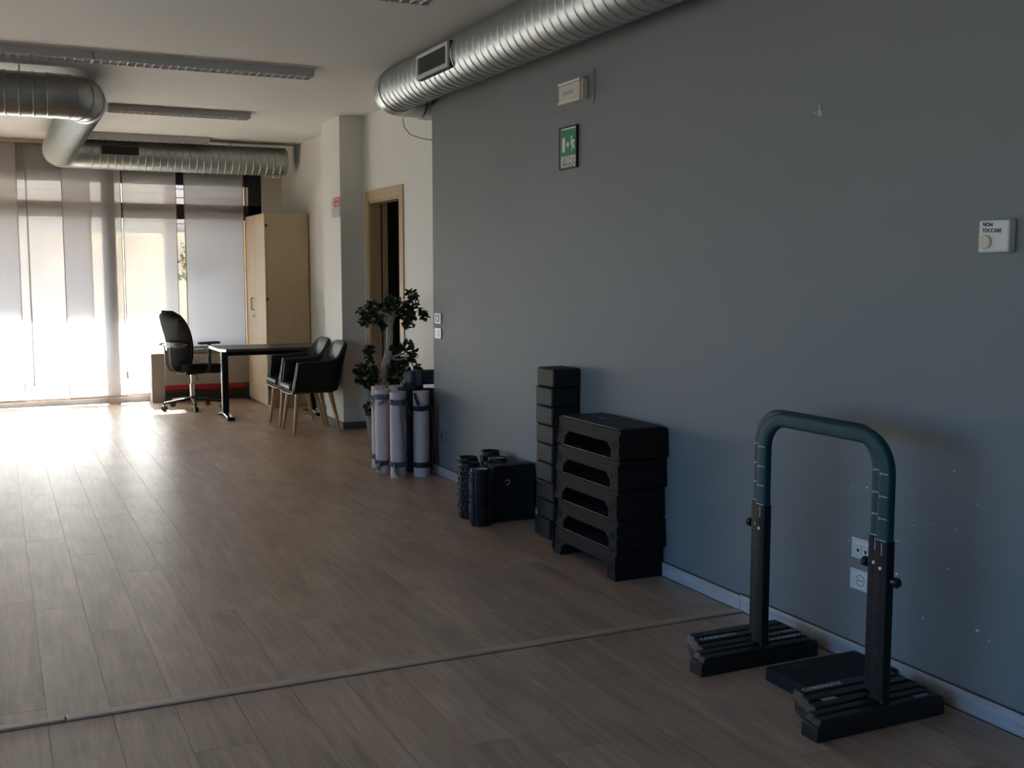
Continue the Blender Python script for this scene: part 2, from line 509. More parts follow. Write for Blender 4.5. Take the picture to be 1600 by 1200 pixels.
def lay(y0, y1, rows, shift):
    for i, r in enumerate(rows):
        x0 = .49 + r * PW
        x1 = min(x0 + PW, XW - .002)
        if x1 - x0 < .02: continue
        ph = [5.51, 6.04, 4.83, 5.77, 5.20, 6.38, 4.62][r % 7] + shift
        y = ph - 10 * PL
        while y < y1:
            a, b = max(y, y0), min(y + PL, y1)
            if b - a > .05: plank(x0, x1, a, b)
            y += PL
rows = range(-6, 13)
lay(3.76, YW, rows, 0)
lay(.9, 3.711, rows, .47)
# alcove floor between the grey wall end and the white wall
for x0, x1 in ((XW, XW + .13), (XW + .13, XR)):
    for y0, y1 in ((7.41, 8.6), (8.6, 9.84), (10.42, 11.7), (11.7, YW)):
        plank(x0, x1, y0, y1)
struct('trim_1', B((.153, XW, 3.718, 3.762, -.004, .0075)), 'strip_wood', label='pale wood threshold strip across the floor', bevel=.004)
struct('trim_2', B((-3.2, .149, 3.718, 3.762, -.004, .0075)), 'strip_wood', label='short length of threshold strip past the joint', bevel=.004)
struct('trim_3', B((-3.2, XW, 3.712, 3.7178, -.005, -.0005)), 'dark_gap', label='dark expansion joint beside the threshold strip')

bb = struct('baseboard_right', B((XW - .012, XW, 3.745, 7.41, 0, .066)), 'base_light', bevel=.002)
obj('top_edge', B((XW - .012, XW - .0005, 3.745, 7.41, .0662, .0695)), 'base_edge', bb)
bb = struct('baseboard_right_2', B((XW - .012, XW, YB, 3.742, 0, .072)), 'base_light', bevel=.002)
obj('top_edge', B((XW - .012, XW - .0005, YB, 3.742, .0722, .0755)), 'base_edge', bb)
struct('baseboard_column', B((2.895, 2.905, 9.83, 10.43, 0, .068), (2.905, XR, 9.83, 9.84, 0, .068)), 'base_dark')
struct('baseboard_white', B((XR - .01, XR, 10.42, 11.78, 0, .068), (XR - .01, XR, 7.42, 8.70, 0, .068)), 'base_dark')

# paint flecks on the grey wall (small raised spots where the paint is chipped)
for i, (y, z, w, h) in enumerate([(3.09, .66, .008, .006), (3.02, .668, .010, .009), (3.105, .45, .008, .006), (2.86, .505, .008, .006), (2.86, .385, .015, .010),
                               (2.70, .60, .006, .005), (2.605, .60, .007, .005), (2.63, .46, .008, .006), (2.50, .285, .018, .009), (2.45, .265, .008, .006),
                               (2.73, .26, .010, .007), (2.62, .795, .007, .010), (2.52, .70, .005, .006), (2.79, .575, .010, .003), (6.1, .80, .008, .008)]):
    bm = bmesh.new()
    n = 7
    A = [bm.verts.new((0, w * .5 * math.cos(6.283 * k / n) * (.7 + .5 * random.random()), h * .5 * math.sin(6.283 * k / n) * (.7 + .5 * random.random()))) for k in range(n)]
    C = bm.verts.new((-.0008, 0, 0))
    for k in range(n): bm.faces.new((A[k], A[(k + 1) % n], C))
    obj('paint_chip', bm, 'chip', wg, loc=(XW - .0004, y, z))

# door frame in the white wall
d1 = struct('door_1', B((XR - .012, XR, 8.745, 8.845, 0, 2.2), (XR - .012, XR, 9.672, 9.772, 0, 2.2), (XR - .012, XR, 8.845, 9.672, 2.108, 2.2)), 'door_wood', bevel=.003,
            label='light oak door frame around the dark opening')
obj('jamb', B((XR + .0, XR + .12, 8.832, 8.85, 0, 2.108), (XR, XR + .12, 8.85, 9.66, 2.09, 2.108)), 'door_wood', d1)
obj('jamb', B((XR + .0, XR + .10, 9.66, 9.678, 0, 2.108)), 'door_wood', d1)
obj('seal', B((XR + .10, XR + .115, 9.655, 9.678, 0, 2.108)), 'door_gasket', d1)
obj('door_stop', B((XR + .115, XR + .16, 9.64, 9.678, 0, 2.108)), 'door_wood', d1)

# ---------------------------------------------------------------- windows
w1 = struct('window_1')
def fr(*b, m='frame_black'): return obj('frame', B(*b), m, w1, bevel=.004)
fr((-3.7, 2.89, 13.04, 13.12, 2.462, CE))
fr((-3.7, 2.89, 13.04, 13.12, 2.075, 2.245))
fr((2.735, 2.89, 13.04, 13.12, .555, 2.462))
fr((-3.7, 1.56, 13.04, 13.12, -.006, .085), m='post_grey')
fr((-3.7, 1.56, 13.04, 13.12, .27, .35))
fr((1.56, 2.735, 13.04, 13.12, .555, .60))
fr((1.12, 1.25, 12.985, 13.16, -.006, CE), m='post_grey')
for x in (-.72, -1.95, -3.15):
    fr((x, x + .07, 13.04, 13.12, -.006, 2.462))
for x0, x1, z0 in ((1.25, 2.735, .60), (-.65, 1.12, .35), (-1.88, -.72, .35), (-3.08, -1.95, .35)):
    obj('pane', B((x0, x1, 13.078, 13.084, z0, 2.075)), 'glass', w1)
    obj('pane', B((x0, x1, 13.078, 13.084, 2.245, 2.462)), 'glass', w1)
    if z0 < .5: obj('pane', B((x0, x1 if x1 < 1.2 else 1.12, 13.078, 13.084, .085, .27)), 'glass', w1)
obj('pane', B((1.25, 1.56, 13.078, 13.084, .35, .60)), 'glass', w1)
w2 = struct('window_2')
def fr2(*b): return obj('frame', B(*b), 'frame_black', w2)
fr2((XL - .11, XL - .04, -1.6, 6.2, .25, .32)); fr2((XL - .11, XL - .04, -1.6, 6.2, 2.48, 2.55))
for i in range(7):
    y = -1.6 + 7.73 * i / 6
    fr2((XL - .11, XL - .04, y, y + .07, .32, 2.48))
    if i < 6: obj('pane', B((XL - .078, XL - .072, y + .07, y + 7.73 / 6, .32, 2.48)), 'glass', w2)

struct('trim_4', B((1.71, 2.66, 12.765, 13.03, .556, .592)), 'post_grey', label='dark sill slab on the low wall', bevel=.004)

# exterior
struct('exterior_ground', B((-30, 30, 13.2, 45, -.22, -.10)), 'pavement')
struct('exterior_ground_2', B((-30, XL - .2, -20, 13.2, -.22, -.10)), 'asphalt')
struct('exterior_awning', B((-9, 7, 13.2, 15.25, 2.75, 2.95)), 'terracotta', label='terracotta awning slab over the window')
struct('exterior_wall', B((-24, 8, 19.4, 19.8, -.1, 2.05), (-24, 8, 19.35, 19.85, 2.05, 2.13)), 'stone_wall')
ew = struct('exterior_wall_2', B((2.2, 14, 15.9, 16.2, -.1, 1.97), (2.18, 14.02, 15.86, 16.24, 1.97, 2.03), (2.2, 14, 15.95, 16.2, 2.03, 3.75)), 'stone_wall')
for i in range(14):
    obj('board', B((2.2, 14, 15.92, 15.949, 2.035 + i * .12, 2.14 + i * .12)), 'cream_siding', ew)
fw = struct('exterior_wall_4', B((-24, 10, 25, 25.3, -.1, 5.2)), 'cream_siding')
for i in range(25):
    obj('board', B((-24, 10, 24.965, 25, .0 + i * .2, .185 + i * .2)), 'cream_siding', fw)
struct('exterior_wall_3', B((2.735, 3.0, 13.26, 13.30, -.1, 2.5)), 'orange')
def leafball(bm, c, r, n, s):
    for _ in range(n):
        d = Vector((random.gauss(0, 1), random.gauss(0, 1), random.gauss(0, 1))).normalized() * r * random.random() ** .4
        p = Vector(c) + d
        q = Euler((random.uniform(-1, 1), random.uniform(-1, 1), random.uniform(0, 6.28))).to_matrix()
        l = s * random.uniform(.7, 1.25); w = l * .55
        pts = [(-.5 * l, 0, 0), (-.1 * l, w * .5, .06 * l), (.3 * l, w * .35, .03 * l), (.55 * l, 0, -.08 * l), (.3 * l, -w * .35, .03 * l), (-.1 * l, -w * .5, .06 * l)]
        v = [bm.verts.new(p + q @ Vector(t)) for t in pts]
        bm.faces.new((v[0], v[1], v[2], v[3])); bm.faces.new((v[0], v[3], v[4], v[5]))
for i, x in enumerate((-1.0, 2.48, 3.75, 5.0)):
    sh = thing('garden_shrub', ['olive shrub out in the yard before the far stone wall', 'olive shrub outside showing in the slit between two curtain panels', 'olive shrub outside behind the last curtain panel', 'olive shrub outside beyond the window pier'][i], 'shrub', (x, 18.4 if x < 0 else 15.36, -.1))
    bm = bmesh.new()
    for k in range(5): leafball(bm, (random.uniform(-.35, .35), random.uniform(-.06, .06), 1.72 + random.uniform(-.2, .16)), .20, 60, .10)
    f = obj('foliage', bm, 'bush', sh); f['kind'] = 'stuff'
    bm = bmesh.new(); tube(bm, [(0, 0, 0), (.05, 0, .7), (.0, .02, 1.6)], .03, 8)
    obj('stem', bm, 'bark', sh, smooth=60)

# ---------------------------------------------------------------- curtains
rail = tag(obj('curtain_rail', B((-3.7, 3.0, 12.86, 12.96, -.045, 0)), 'rail', loc=(0, 0, CE)), 'cream ceiling rail carrying the sheer curtain panels', 'rail')
def curtain(x0, x1, y, z0, label, ztop=2.838):
    w = x1 - x0
    t = thing('panel_curtain', label, 'curtain', ((x0 + x1) / 2, y, z0), 0, 'sheer panel curtains along the window')
    H = ztop - z0
    bm = bmesh.new()
    nx, nz = 10, 14
    ph = random.uniform(0, 6)
    g = [[bm.verts.new((-w / 2 + w * i / nx, .004 * math.sin(ph + 5 * i / nx) * (1 - j / nz) + .002 * math.sin(3 * j / nz + ph), H * j / nz)) for i in range(nx + 1)] for j in range(nz + 1)]
    for j in range(nz):
        for i in range(nx): bm.faces.new((g[j][i], g[j][i + 1], g[j + 1][i + 1], g[j + 1][i]))
    obj('cloth', bm, 'curtain', t, smooth=60)
    obj('bottom_bar', B((-w / 2, w / 2, -.008, .008, 0, .022)), 'hem_shade', t, bevel=.003)
    for s in (-1, 1):
        obj('hem_shade', B((s * (w / 2 - .003) - .0035, s * (w / 2 - .003) + .0035, -.007, .007, .0225, H)), 'hem_shade', t)  # strip coloured dark for the shadow line along each panel edge
    return t
curtain(-.36, .262, 12.90, .065, 'sheer curtain panel at the picture edge, its edge seen through the next panel')
curtain(-.26, .352, 12.935, .065, 'sheer curtain panel behind the duct elbow, one panel in from the picture edge')
curtain(.354, .99, 12.92, .065, 'sheer curtain panel below the bend of the window duct')
curtain(.70, 1.308, 12.885, .07, 'sheer curtain panel hanging across the grey facade post')
curtain(1.325, 1.903, 12.93, .08, 'sheer curtain panel behind the mesh office chair')
curtain(1.99, 2.655, 12.93, .60, 'sheer curtain panel beside the cabinet, ending above the window sill', 2.838)
for i in range(5):
    curtain(-.98 - i * .60, -.39 - i * .60, 12.92 if i % 2 else 12.89, .065, ['sheer curtain panel, first beyond the picture edge', 'sheer curtain panel, second beyond the picture edge', 'sheer curtain panel, third beyond the picture edge', 'sheer curtain panel, fourth beyond the picture edge', 'sheer curtain panel, fifth beyond the picture edge'][i])

# fan coil cover on the low wall
fc = thing('fan_coil_unit', 'beige fan coil cover with red stripe and dark grille under the window sill', 'heater', (2.175, 12.795, 0))
obj('cover_panel', B((-.475, .475, -.035, 0, .195, .548)), 'beige_panel', fc, bevel=.004)
obj('stripe', B((-.475, .435, -.037, 0, .140, .193)), 'red_strip', fc)
obj('grille_frame', B((-.475, .435, -.012, 0, .012, .139), (.437, .475, -.035, 0, .0, .193)), 'grille_dark', fc)
for i in range(5):
    obj('grille_slat', B((-.47, .43, -.032, -.013, .018 + i * .024, .028 + i * .024)), 'grille_dark', fc)
obj('plinth', B((-.475, .435, -.03, 0, 0, .011)), 'beige_panel', fc)

# ---------------------------------------------------------------- ducts
def ribbed(y0, y1, r, pitch, seg=40):
    prof = []
    n = int((y1 - y0) / pitch)
    for i in range(n):
        z = y0 + i * pitch
        prof += [(r, z), (r, z + pitch * .80), (r + .0045, z + pitch * .86), (r + .0045, z + pitch * .94)]
    prof.append((r, y1))
    bm = bmesh.new()
    lathe(bm, prof, seg, cap=True)
    return bm
def orient(bm, axis):
    R = Matrix.Rotation(rad(90), 4, 'Y') if axis == 'x' else Matrix.Rotation(rad(-90), 4, 'X')
    bmesh.ops.transform(bm, matrix=R, verts=bm.verts[:])
    return bm
def elbow(pts_fn, r, seg=40, steps=6):
    bm = bmesh.new()
    pts = pts_fn(steps)
    sweep(bm, pts, circ(r, seg))
    return bm

wd = thing('wall_duct', 'spiral galvanised air duct along the top of the grey wall', 'duct', (2.60, 0, 2.725))
obj('duct_run', orient(ribbed(-2.9, 7.36, .148, .082), 'y'), 'steel', wd, smooth=35)
bm = bmesh.new()
sweep(bm, [(0, 7.36, 0), (0, 7.40, 0)] + arc((.17, 7.40), .17, 180, 90, 8, lambda a, b: (a, b, 0)) + [(.24, 7.57, 0)], circ(.151, 40))
obj('elbow', bm, 'steel_plain', wd, smooth=50)
bm = bmesh.new()
sweep(bm, [(.25, 7.57, -.015), (.53, 7.57, -.015)], circ(.148, 40))
obj('branch_pipe', bm, 'steel_plain', wd, smooth=50)
bm = bmesh.new()
lathe(bm, [(.154, 7.33), (.156, 7.335), (.156, 7.355), (.154, 7.36)], 40)
obj('collar', orient(bm, 'y'), 'steel_plain', wd, smooth=50)
vg = obj('vent_grille', B((-.168, -.150, 6.03, 6.06, -.075, .07), (-.168, -.150, 6.52, 6.55, -.075, .07), (-.168, -.150, 6.06, 6.52, .05, .07), (-.168, -.150, 6.06, 6.52, -.075, -.05)), 'alu', wd, bevel=.002)
obj('vent_box', B((-.150, -.09, 6.025, 6.555, -.078, .075)), 'black_vent', wd)
bm = bmesh.new()
for i in range(22): box(bm, -.164, -.1505, 6.067 + i * .0208, 6.072 + i * .0208, -.05, .05)
f = obj('vent_slats', bm, 'plastic_grey', vg); f['kind'] = 'stuff'
bm = bmesh.new(); tube(bm, [(0, 0, .148), (0, 0, .165)], .006, 8)
bmesh.ops.transform(bm, matrix=Matrix.Translation((-.06, 6.8, -.01)), verts=bm.verts[:])
obj('hanger', bm, 'chrome', wd)
bm = bmesh.new()
tube(bm, [(2.70, 7.55, 2.565), (2.715, 7.56, 2.50), (2.76, 7.56, 2.45), (2.82, 7.50, 2.42), (2.875, 7.44, 2.405), (2.90, 7.416, 2.40)], .003, 6)
tag(obj('loose_cable', bm, 'ink', smooth=60), 'thin loose cable drooping from the end of the wall duct', 'cable')

zc, r0 = 2.69, .152
ad = thing('window_duct', 'spiral galvanised air duct turning twice to run along the curtains', 'duct', (0, 0, zc))
ex, ey1, ey2 = .645, 8.42, 12.29
R_ = .20
bm = ribbed(-4.1, .40, r0, .090)
orient(bm, 'x'); bmesh.ops.translate(bm, vec=(0, ey1, 0), verts=bm.verts[:])
obj('duct_run', bm, 'steel', ad, smooth=35)
bm = bmesh.new()
sweep(bm, [(.395, ey1, 0), (.42, ey1, 0)], circ(r0 + .004, 40)); obj('collar', bm, 'steel_plain', ad, smooth=50)
bm = bmesh.new()
sweep(bm, [(.42, ey1, 0)] + arc((ex - R_, ey1 + R_), R_, -90, 0, 4, lambda a, b: (a, b, 0)) + [(ex, ey1 + R_ + .03, 0)], circ(r0 + .002, 40))
el = obj('elbow', bm, 'steel_plain', ad, smooth=50)
for k in (1, 2, 3):
    a = rad(-90 + 22.5 * k)
    cx, cyy = ex - R_ + R_ * math.cos(a), ey1 + R_ + R_ * math.sin(a)
    bm = bmesh.new()
    tx, ty = -math.sin(a), math.cos(a)
    sweep(bm, [(cx - tx * .004, cyy - ty * .004, 0), (cx + tx * .004, cyy + ty * .004, 0)], circ(r0 + .0055, 40))
    obj('seam_ring', bm, 'steel_plain', el, smooth=50)
bm = ribbed(ey1 + R_ + .03, ey2 - R_ - .03, r0 - .002, .075)
orient(bm, 'y'); bmesh.ops.translate(bm, vec=(ex, 0, 0), verts=bm.verts[:])
obj('duct_run', bm, 'steel', ad, smooth=35)
bm = bmesh.new()
sweep(bm, [(ex, ey2 - R_ - .03, 0)] + arc((ex + R_, ey2 - R_), R_, 180, 90, 5, lambda a, b: (a, b, 0)) + [(ex + R_ + .06, ey2, 0)], circ(r0 + .002, 40))
obj('elbow', bm, 'steel_plain', ad, smooth=50)
bm = ribbed(ex + R_ + .06, 2.985, r0, .075)
orient(bm, 'x'); bmesh.ops.translate(bm, vec=(0, ey2, 0), verts=bm.verts[:])
obj('duct_run', bm, 'steel', ad, smooth=35)
bm = bmesh.new(); lathe(bm, [(.154, 2.97), (.157, 2.975), (.157, 2.995), (.150, 3.0), (.02, 3.004)], 40)
orient(bm, 'x'); bmesh.ops.translate(bm, vec=(0, ey2, 0), verts=bm.verts[:])
obj('end_cap', bm, 'steel_plain', ad, smooth=50)
vg = obj('vent_grille', B((1.06, 1.425, ey2 - .158, ey2 - .135, -.01, .075)), 'black_vent', ad)
bm = bmesh.new()
for i in range(16): box(bm, 1.072 + i * .022, 1.080 + i * .022, ey2 - .163, ey2 - .158, -.004, .069)
f = obj('vent_slats', bm, 'black_vent', vg); f['kind'] = 'stuff'
obj('bracket', B((2.86, 2.93, ey2 - .05, ey2 + .05, -.172, -.15)), 'alu', ad)
for x, y in ((.22, ey1), (ex, 9.6), (2.4, ey2), (1.2, ey2)):
    bm = bmesh.new(); tube(bm, [(x, y, r0 - .002), (x, y, CE - zc)], .004, 6)
    obj('hanger', bm, 'black_metal', ad)

# ---------------------------------------------------------------- ceiling lights
def light_unit(x0, x1, y, label, nsl):
    L = x1 - x0
    t = thing('ceiling_light', label, 'light', ((x0 + x1) / 2, y, CE), 0, 'louvered strip lights on the ceiling')
    h, w = .055, .15
    obj('housing', B((-L / 2, L / 2, 0, .004, -h, 0), (-L / 2, L / 2, w - .004, w, -h, 0), (-L / 2, -L / 2 + .004, .004, w - .004, -h, 0), (L / 2 - .004, L / 2, .004, w - .004, -h, 0), (-L / 2 + .004, L / 2 - .004, .004, w - .004, -.012, 0)), 'alu', t)
    bm = bmesh.new()
    for s in (.045, .105): tube(bm, [(-L / 2 + .03, s, -.026), (L / 2 - .03, s, -.026)], .013, 10)
    obj('lamp_tubes', bm, 'white_plastic', t, smooth=60)
    bm0 = B((-.0012, .0012, .005, w - .005, -h, -.040))
    s0 = None
    for i in range(nsl):
        x = -L / 2 + L * (i + 1) / (nsl + 1)
        if s0 is None:
            s0 = obj('louver_slat', bm0, 'louver', t, loc=(x, 0, 0)); s = s0
        else:
            s = s0.copy(); COL.objects.link(s); s.location = (x, 0, 0)
    obj('louver_rail', B((-L / 2 + .005, L / 2 - .005, w / 2 - .001, w / 2 + .001, -h, -.040)), 'louver', t)
    return t
light_unit(.645, 2.10, 7.70, 'long louvered strip light ahead of the duct bend, outer unit with the free end', 26)
light_unit(-.82, .640, 7.70, 'louvered strip light above the duct bend, joined end to end with the longer-looking unit', 26)
light_unit(.936, 2.135, 9.98, 'louvered strip light in the middle row, past the duct bend', 20)
light_unit(.92, 2.125, 11.97, 'louvered strip light closest to the curtains, just above the window duct', 20)
light_unit(.62, 2.10, 5.30, 'strip light cut by the upper picture edge, only its end showing beside the wall duct', 26)

# ---------------------------------------------------------------- things on the grey wall
em = thing('emergency_light', 'small yellowed emergency light above the exit sign', 'light', (XW, 5.245, 2.415))
obj('back_box', B((-.046, -.0055, -.122, .122, -.056, .056)), 'cream_plastic', em, bevel=.006)
obj('cover', B((-.056, -.0465, -.115, .119, -.043, .043)), 'diffuser', em, bevel=.003)
obj('rail', B((-.060, -.0465, -.120, .122, .044, .056)), 'white_plastic', em)
obj('rail', B((-.060, -.0465, -.120, .122, -.056, -.044)), 'white_plastic', em)
obj('print', B((-.0566, -.0562, -.05, .07, -.012, .008)), 'sign_grey', em)
bm = bmesh.new()
prism(bm, rrect(.49, .182, .02, 4), lambda u, v, w: (w, u, v), -.005, 0)
bp = tag(obj('wall_plate', bm, 'wall_grey', loc=(XW, 5.31, 2.43), bevel=.001), 'grey painted cover plate on the wall behind the emergency light', 'plate')

sg = thing('exit_sign', 'green emergency exit sign in a black frame on the grey wall', 'sign', (XW, 5.335, 2.135))
W2, H2 = .099, .114
obj('sign_frame', B((-.016, 0, -W2, -W2 + .008, -H2, H2), (-.016, 0, W2 - .008, W2, -H2, H2), (-.016, 0, -W2 + .008, W2 - .008, -H2, -H2 + .008), (-.016, 0, -W2 + .008, W2 - .008, H2 - .008, H2)), 'plastic_black', sg)
obj('sign_panel', B((-.010, 0, -W2 + .008, W2 - .008, -H2 + .008, H2 - .008)), 'sign_white', sg)
obj('green_field', B((-.0108, -.0100, -.082, .082, -.045, .098)), 'sign_green', sg)
def flat(name, poly, m, par, x):
    bm = bmesh.new()
    prism(bm, poly, lambda u, v, w: (w, -u, v), x, x + .0004)
    return obj(name, bm, m, par)
flat('door_symbol', [(-.068, -.022), (-.038, -.022), (-.038, .056), (-.068, .056)], 'sign_white', sg, -.0114)
flat('arrow_symbol', [(-.006, -.002), (.012, .016), (-.006, .034), (-.022, .016)], 'sign_white', sg, -.0114)
flat('running_figure', [(.030, .004), (.038, .014), (.044, .006), (.034, -.022), (.042, -.022), (.052, .006), (.066, -.014), (.072, -.006), (.056, .020), (.060, .028), (.074, .022), (.074, .031), (.052, .042), (.032, .038), (.020, .022), (.026, .018), (.036, .029), (.042, .027)], 'sign_white', sg, -.0114)
flat('figure_head', [(.036 + .009 * math.cos(k * .785), .052 + .009 * math.sin(k * .785)) for k in range(8)], 'sign_white', sg, -.0114)
text('lettering', 'USCITA DI', .036, 'ink', sg, (-.0104, 0, -.063), ROT_WALL, sx=.85)
text('lettering', 'EMERGENZA', .036, 'ink', sg, (-.0104, 0, -.091), ROT_WALL, sx=.75)

th = thing('thermostat', 'white square thermostat with handwritten note and round dial on the grey wall', 'thermostat', (XW, 2.475, 1.568))
obj('case', B((-.034, 0, -.058, .058, -.051, .051)), 'white_plastic', th, bevel=.006)
bm = bmesh.new(); lathe(bm, [(.022, 0), (.022, .006), (.019, .009), (.0, .0095)], 24, cap=False)
bmesh.ops.transform(bm, matrix=Matrix.Translation((-.034, .026, -.018)) @ Matrix.Rotation(rad(-90), 4, 'Y'), verts=bm.verts[:])
obj('dial', bm, 'knob', th, smooth=40)
text('lettering', 'NON', .016, 'ink', th, (-.0345, .022, .036), (rad(90), rad(4), rad(-90)), sx=1.0, bold=.0006)
text('lettering', 'TOCCARE', .016, 'ink', th, (-.0345, .006, .017), (rad(90), rad(2), rad(-90)), sx=1.0, bold=.0005)
for a in range(5):
    an = rad(200 - a * 55)
    obj('dial_mark', B((-.0344, -.0338, .026 - .030 * math.cos(an) - .0012, .026 - .030 * math.cos(an) + .0012, -.018 + .030 * math.sin(an) - .002, -.018 + .030 * math.sin(an) + .002)), 'sign_grey', th)

hk = thing('wall_hook', 'small white hook on the bare upper grey wall', 'hook', (XW, 3.33, 2.066))
bm = bmesh.new(); tube(bm, [(-.002, 0, .022), (-.004, 0, -.002), (-.012, .001, -.012), (-.022, .003, -.010), (-.026, .004, -.001)], .0035, 8)
obj('prong', bm, 'white_plastic', hk, smooth=60)
bm = bmesh.new(); lathe(bm, [(.012, 0), (.011, .004), (.0, .006)], 16, mtx=Matrix.Translation((0, 0, -.006)) @ Matrix.Rotation(rad(-90), 4, 'Y'), cap=False)
obj('plate', bm, 'white_plastic', hk, smooth=50)

def plate_thing(name, label, cat, y, z, w, h, m='socket_plate'):
    t = thing(name, label, cat, (XW, y, z))
    obj('cover_plate', B((-.010, 0, -w / 2, w / 2, -h / 2, h / 2)), m, t, bevel=.004)
    return t
s1 = plate_thing('wall_socket', 'upper wall plate with two keyed connectors behind the dip bar', 'socket', 3.02, .435, .122, .078)
for k, y in enumerate((.022, -.016)):
    obj('insert', B((-.0125, -.0102, y - .016, y + .016, -.022, .012)), 'white_plastic', s1)
    f = flat('port', [(-y - .008, .000), (-y + .008, .000), (-y + .004, -.012), (-y - .004, -.012)], 'dark_hole', s1, -.0130)
obj('label_strip', B((-.0128, -.0102, -.038, .036, .016, .028)), 'print_white', s1)
s2 = plate_thing('wall_socket', 'lower wall plate with round schuko outlet behind the dip bar', 'socket', 3.022, .317, .122, .078)
bm = bmesh.new(); lathe(bm, [(.022, 0), (.022, .002), (.019, .002), (.019, -.006), (0, -.006)], 28, mtx=Matrix.Translation((-.0105, .004, 0)) @ Matrix.Rotation(rad(-90), 4, 'Y'), cap=False)
obj('outlet_ring', bm, 'socket_hole', s2, smooth=40)
obj('insert', B((-.0117, -.0102, -.028, .036, -.029, .029)), 'white_plastic', s2, bevel=.001)
for y in (.011, -.003):
    bm = bmesh.new(); lathe(bm, [(.003, 0), (.003, .0012)], 10, mtx=Matrix.Translation((-.0118, y, 0)) @ Matrix.Rotation(rad(-90), 4, 'Y'))
    obj('contact_hole', bm, 'dark_hole', s2)
k1 = plate_thing('light_switch', 'white switch plate with dark rocker at the grey wall end, upper of two', 'switch', 7.305, 1.133, .125, .078, 'white_plastic')
obj('rocker', B((-.013, -.0102, -.028, .028, -.024, .024)), 'plastic_grey', k1, bevel=.002)
obj('rocker_light', B((-.0136, -.0131, -.02, .004, -.01, .014)), 'white_plastic', k1)
k2 = plate_thing('light_switch', 'white switch plate with cream rocker at the grey wall end, lower of two', 'switch', 7.302, 1.027, .125, .078, 'white_plastic')
obj('rocker', B((-.013, -.0102, -.028, .028, -.026, .026)), 'cream_plastic', k2, bevel=.002)
k3 = plate_thing('wall_outlet', 'dim outlet plate low on the grey wall behind the rolled mats', 'socket', 7.235, .297, .125, .08, 'wall_grey')
obj('insert', B((-.0125, -.0102, -.03, .03, -.026, .026)), 'plastic_grey', k3, bevel=.002)
obj('contact_hole', B((-.0130, -.0126, -.012, .012, -.006, .006)), 'dark_hole', k3)

# red prohibition sign on the column
rs = thing('prohibition_sign', 'red and white prohibition notice on the white column', 'sign', (2.905, 9.98, 2.066))
obj('sign_panel', B((-.003, 0, -.135, .135, -.095, .095)), 'sign_white', rs)
obj('red_field', B((-.0036, -.003, -.13, .045, .002, .092)), 'sign_red', rs)
obj('grey_field', B((-.0036, -.003, -.13, .132, -.092, -.002)), 'sign_grey', rs)
bm = bmesh.new()
sweep(bm, [(-.004, .088 + .036 * math.cos(2 * PI * k / 24), .047 + .036 * math.sin(2 * PI * k / 24)) for k in range(24)], [(-.004, -.0006), (.004, -.0006), (.004, .0006), (-.004, .0006)], closed=True, up=(1, 0, 0))
obj('prohibition_ring', bm, 'sign_red', rs)
obj('cigarette_symbol', B((-.0036, -.003, .068, .108, .042, .052)), 'ink', rs)
text('lettering', 'VIETATO', .036, 'sign_white', rs, (-.0038, -.042, .068), ROT_WALL, sx=.9)
text('lettering', 'FUMARE', .036, 'sign_white', rs, (-.0038, -.042, .026), ROT_WALL, sx=.9)
for i in range(5):
    obj('print_line', B((-.0040, -.0036, -.10 + .03 * (i % 2), .115, -.022 - i * .015, -.017 - i * .015)), 'sign_white', rs)

# ---------------------------------------------------------------- cabinet, desk, chairs
cb = thing('tall_cabinet', 'tall pale beech cabinet with closed doors in the window corner', 'cabinet', (2.64, 11.80, 0))
D, Wd, Hc = 3.118 - 2.64, 12.755 - 11.80, 2.10
obj('carcass', B((.022, D, 0, Wd, .0, Hc)), 'beech_side', cb, bevel=.002)
obj('door', B((0, .019, .003, Wd / 2 - .0015, .03, Hc - .002)), 'beech', cb, bevel=.0015)
d2 = obj('door', B((0, .019, Wd / 2 + .0015, Wd - .003, .03, Hc - .002)), 'beech', cb, bevel=.0015)
d1_ = [c for c in cb.children if c.name.startswith('door')][0]
def u_handle(par, y, z, h):
    bm = bmesh.new()
    tube(bm, [(0, y, z + h / 2), (-.026, y, z + h / 2), (-.028, y, z + h / 2 - .006), (-.028, y, z - h / 2 + .006), (-.026, y, z - h / 2), (0, y, z - h / 2)], .0055, 8)
    obj('handle', bm, 'plastic_grey', par, smooth=60)
u_handle(d2, .60, 1.115, .13)
bm = bmesh.new(); lathe(bm, [(.011, 0), (.011, .004), (.009, .008)], 16, mtx=Matrix.Translation((0, .55, .99)) @ Matrix.Rotation(rad(-90), 4, 'Y'))
obj('lock', bm, 'chrome', d2, smooth=40)
obj('key', B((-.024, -.008, .548, .552, .965, .992)), 'chrome', d2)
for z in (.20, 1.16, 1.95):
    obj('hinge', B((.004, .034, -.003, .0, z, z + .035)), 'plastic_grey', cb)

